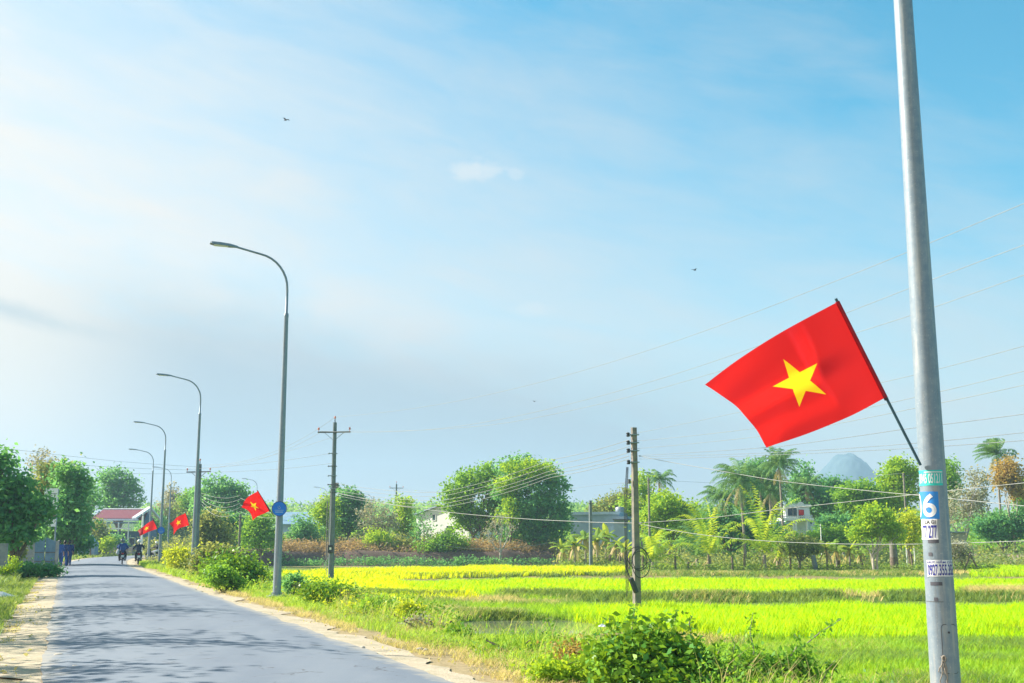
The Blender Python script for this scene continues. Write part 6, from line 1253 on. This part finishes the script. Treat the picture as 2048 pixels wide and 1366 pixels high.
def road_pts(n, s0, s1, d0, d1): x, y, d = scatter_road(n, s0+15, s1+15, d0, d1); return on_ground(x, y)
def thin(p, scale, thr, seed): return p[vnoise(p[:, 0], p[:, 1], scale, seed) > thr]
# grass and straw on the field-side shoulder and slope
grass('fresh green grass tufts on the road shoulder', thin(road_pts(15000, 8, 40, 3.2, 7.2), .8, .42, 21), .17, 'grass', 5, .009)
grass('straw-coloured dry grass on the road shoulder', thin(road_pts(15000, 7, 45, 2.75, 5.6), .7, .40, 22), .12, 'straw', 4, .008, .8, 'dry_grass')
grass('tall green grass on the embankment slope', thin(road_pts(13000, 8, 45, 5.6, 9.5), 1.0, .40, 23), .30, 'grass', 5, .011)
grass('tall dry grass on the embankment slope', thin(road_pts(6000, 8, 60, 5.2, 9.0), 1.1, .55, 24), .30, 'straw', 4, .009, .5, 'dry_grass')
grass('tall dry stems standing among the weeds of the slope', thin(road_pts(2600, 7, 40, 4.0, 8.4), .9, .45, 26), .48, 'straw', 3, .007, .35, 'dry_grass')
grass('rank green grass mixed into the weeds', thin(road_pts(5200, 7, 34, 4.2, 8.0), .8, .5, 27), .36, 'grass', 5, .012)
grass('grass strip along the far shoulder', thin(road_pts(9000, 38, 95, 2.9, 8.0), 1.6, .38, 25), .30, 'grass', 4, .02)
x, y = scatter_poly([gnd(u, v, FZ).xy for u, v in ((560, 1176), (760, 1186), (950, 1194), (1130, 1206), (1330, 1256), (1480, 1276), (1560, 1340), (1300, 1345), (1060, 1310), (880, 1262), (760, 1225), (640, 1196))], 75)
p = on_ground(x, y); rr = np.hypot((p[:, 0]-POND[0])/POND[2], (p[:, 1]-POND[1])/POND[3]); p = p[rr > .98]
fr = (p[:, 1] > 20) & (p[:, 1] < POND[1]) & (np.abs(p[:, 0]-POND[0]*p[:, 1]/34) < 2.9*p[:, 1]/34); pf = p[fr]; p = p[~fr]
grass('short bright grass between road slope and pond', pf[vnoise(pf[:, 0], pf[:, 1], 1.2, 33) > .3], .075, 'lime_pad', 5, .012)
k = vnoise(p[:, 0], p[:, 1], 2.4, 31)
grass('rough green grass round the pond', p[k < .55], .26, 'lime_pad', 4, .016)
grass('dry reddish grass patches near the pond', p[(k >= .62)], .24, 'straw', 3, .014, .45, 'dry_grass')
grass('mixed darker grass round the pond', p[(k >= .55) & (k < .62)], .3, 'dike', 4, .016)
a = rng.uniform(0, 2*pi, 700); grass('bright grass fringe at the pond edge', on_ground(POND[0]+POND[2]*1.05*np.cos(a)*(1+.06*rng.normal(size=700)), POND[1]+POND[3]*1.05*np.sin(a)*(1+.06*rng.normal(size=700))), .2, 'grass', 5, .014)
def along(P, n, w):
    P = np.array([tuple(q) for q in P]); seg = np.hypot(*np.diff(P, axis=0).T); S = np.r_[0, np.cumsum(seg)]; s = rng.uniform(0, S[-1], n); x = np.interp(s, S, P[:, 0])+rng.normal(size=n)*w*.3; y = np.interp(s, S, P[:, 1])+rng.normal(size=n)*w; return on_ground(x, y)
for i, (lf, n, h, w, bw, lab) in enumerate((('dike', 5200, .27, .75, .022, 'dark tall grass on the dike between the two bright paddies'), ('dike', 2600, .24, .9, .04, 'grass on the far dike left of the square pole'), ('dike', 4600, .26, 1.6, .035, 'grass bank under the young palms'), ('dike', 900, .28, .5, .025, 'dark grass tuft row before the meter-box pole'), ('dike', 1100, .2, .35, .02, 'grassy bund behind the pond'), ('dike', 1500, .2, .7, .014, 'low grass bund in front of the wide paddy'))):
    p = along(DIKES[i][0], n, w); q = vnoise(p[:, 0], p[:, 1], 1.8, 40+i) > .25; grass(lab, p[q], h, lf, 5, bw, .45, 'dike_grass')
p = along(DIKES[0][0], 1500, .7); grass('dry grey-brown grass mixed on the dike', p[vnoise(p[:, 0], p[:, 1], 3.0, 51) > .55], .30, 'straw', 5, .02, .5, 'dry_grass')
p = along(DIKES[2][0], 1800, 1.3); grass('dry grass under the palms', p[vnoise(p[:, 0], p[:, 1], 3.0, 52) > .5], .26, 'straw', 5, .03, .5, 'dry_grass')
x, y = scatter_poly([gnd(u, v, FZ).xy for u, v in ((1930, 1200), (2500, 1200), (2500, 1192), (1930, 1190))], 60); grass('brownish weeds right of the stickered lamp', on_ground(x, y), .5, 'straw', 5, .02, .5, 'dry_grass')
x, y = scatter_poly([gnd(u, v, FZ).xy for u, v in ((1260, 1138), (1900, 1136), (1960, 1122), (1260, 1120))], 12); grass('green meadow between the tree trunks', on_ground(x, y), .35, 'rice', 4, .06)
P_ = [gnd(u, v, FZ).xy for u, v in ((1480, 1276), (1700, 1272), (2500, 1268), (2700, 1366), (1900, 1420), (1650, 1380), (1560, 1330))]
x, y = scatter_poly(P_, 120); p = on_ground(x, y); q = vnoise(p[:, 0]*.4, p[:, 1], 1.1, 71)
grass('dull darker grass patches in the rough near field', p[q > .58], .22, 'dike', 5, .012); grass('pale straw patches in the rough near field', p[q < .30], .17, 'straw', 4, .011, .6, 'dry_grass')
x, y = scatter_poly([gnd(u, v, FZ).xy for u, v in ((1620, 1345), (1760, 1335), (1860, 1350), (2000, 1400), (1700, 1420))], 260); p = on_ground(x, y); grass('reddish dry grass by the foot of the stickered lamp', p[vnoise(p[:, 0], p[:, 1], .8, 72) > .35], .14, 'straw', 4, .010, .7, 'dry_grass')
x, y = scatter_poly(P_, 60); p = on_ground(x, y); grass('fresh green patches in the rough near field', p[vnoise(p[:, 0]*.35, p[:, 1], 1.4, 75) > .52], .22, 'grass', 6, .013)
# left verge
grass('shaded grass on the verge under the trees', thin(road_pts(26000, 6, 52, -2.9, -9), 1.2, .30, 61), .16, 'dike', 5, .012)
grass('dry straw litter on the left verge', thin(road_pts(9000, 6, 50, -2.6, -6), .9, .45, 62), .07, 'straw', 4, .010, 1.0, 'dry_grass')
grass('weeds by the gate and walkers', road_pts(2600, 45, 80, -3.6, -7.5), .3, 'dike', 5, .025)
grass('grass at the foot of the garden wall', road_pts(2600, 95, 150, -2.6, -9), .3, 'dike', 4, .05)
x, y, d = scatter_road(500, 20, 60, 2.35, 3.3)
V, Fq = leaf_quads(np.stack([x, y, height(x, y)+.012], 1), .05, .03, 0); stuff('leaf_litter', 'fallen dry leaves along the road edge', V, Fq, L['straw'])
x, y, d = scatter_road(900, 18, 60, -6, -2.2)
V, Fq = leaf_quads(np.stack([x, y, height(x, y)+.02], 1), .07, .04, 0); stuff('leaf_litter', 'fallen dry leaves under the roadside trees', V, Fq, L['straw'])

# ------------------------------------------------------------------ the air
def haze():
    m = bpy.data.materials.new('haze_air'); m.use_nodes = True; t = NT(m.node_tree); o = t.n('ShaderNodeOutputMaterial'); v = t.n('ShaderNodeVolumePrincipled')
    v.inputs['Color'].default_value = (.40, .58, .80, 1); v.inputs['Density'].default_value = .00055; v.inputs['Anisotropy'].default_value = .2
    t.nt.links.new(v.outputs[0], o.inputs['Volume'])
    ob = MB().box((0, 900, 68), (4060, 2260, 144)).build('haze', m); tag(ob, kind='stuff')
haze()
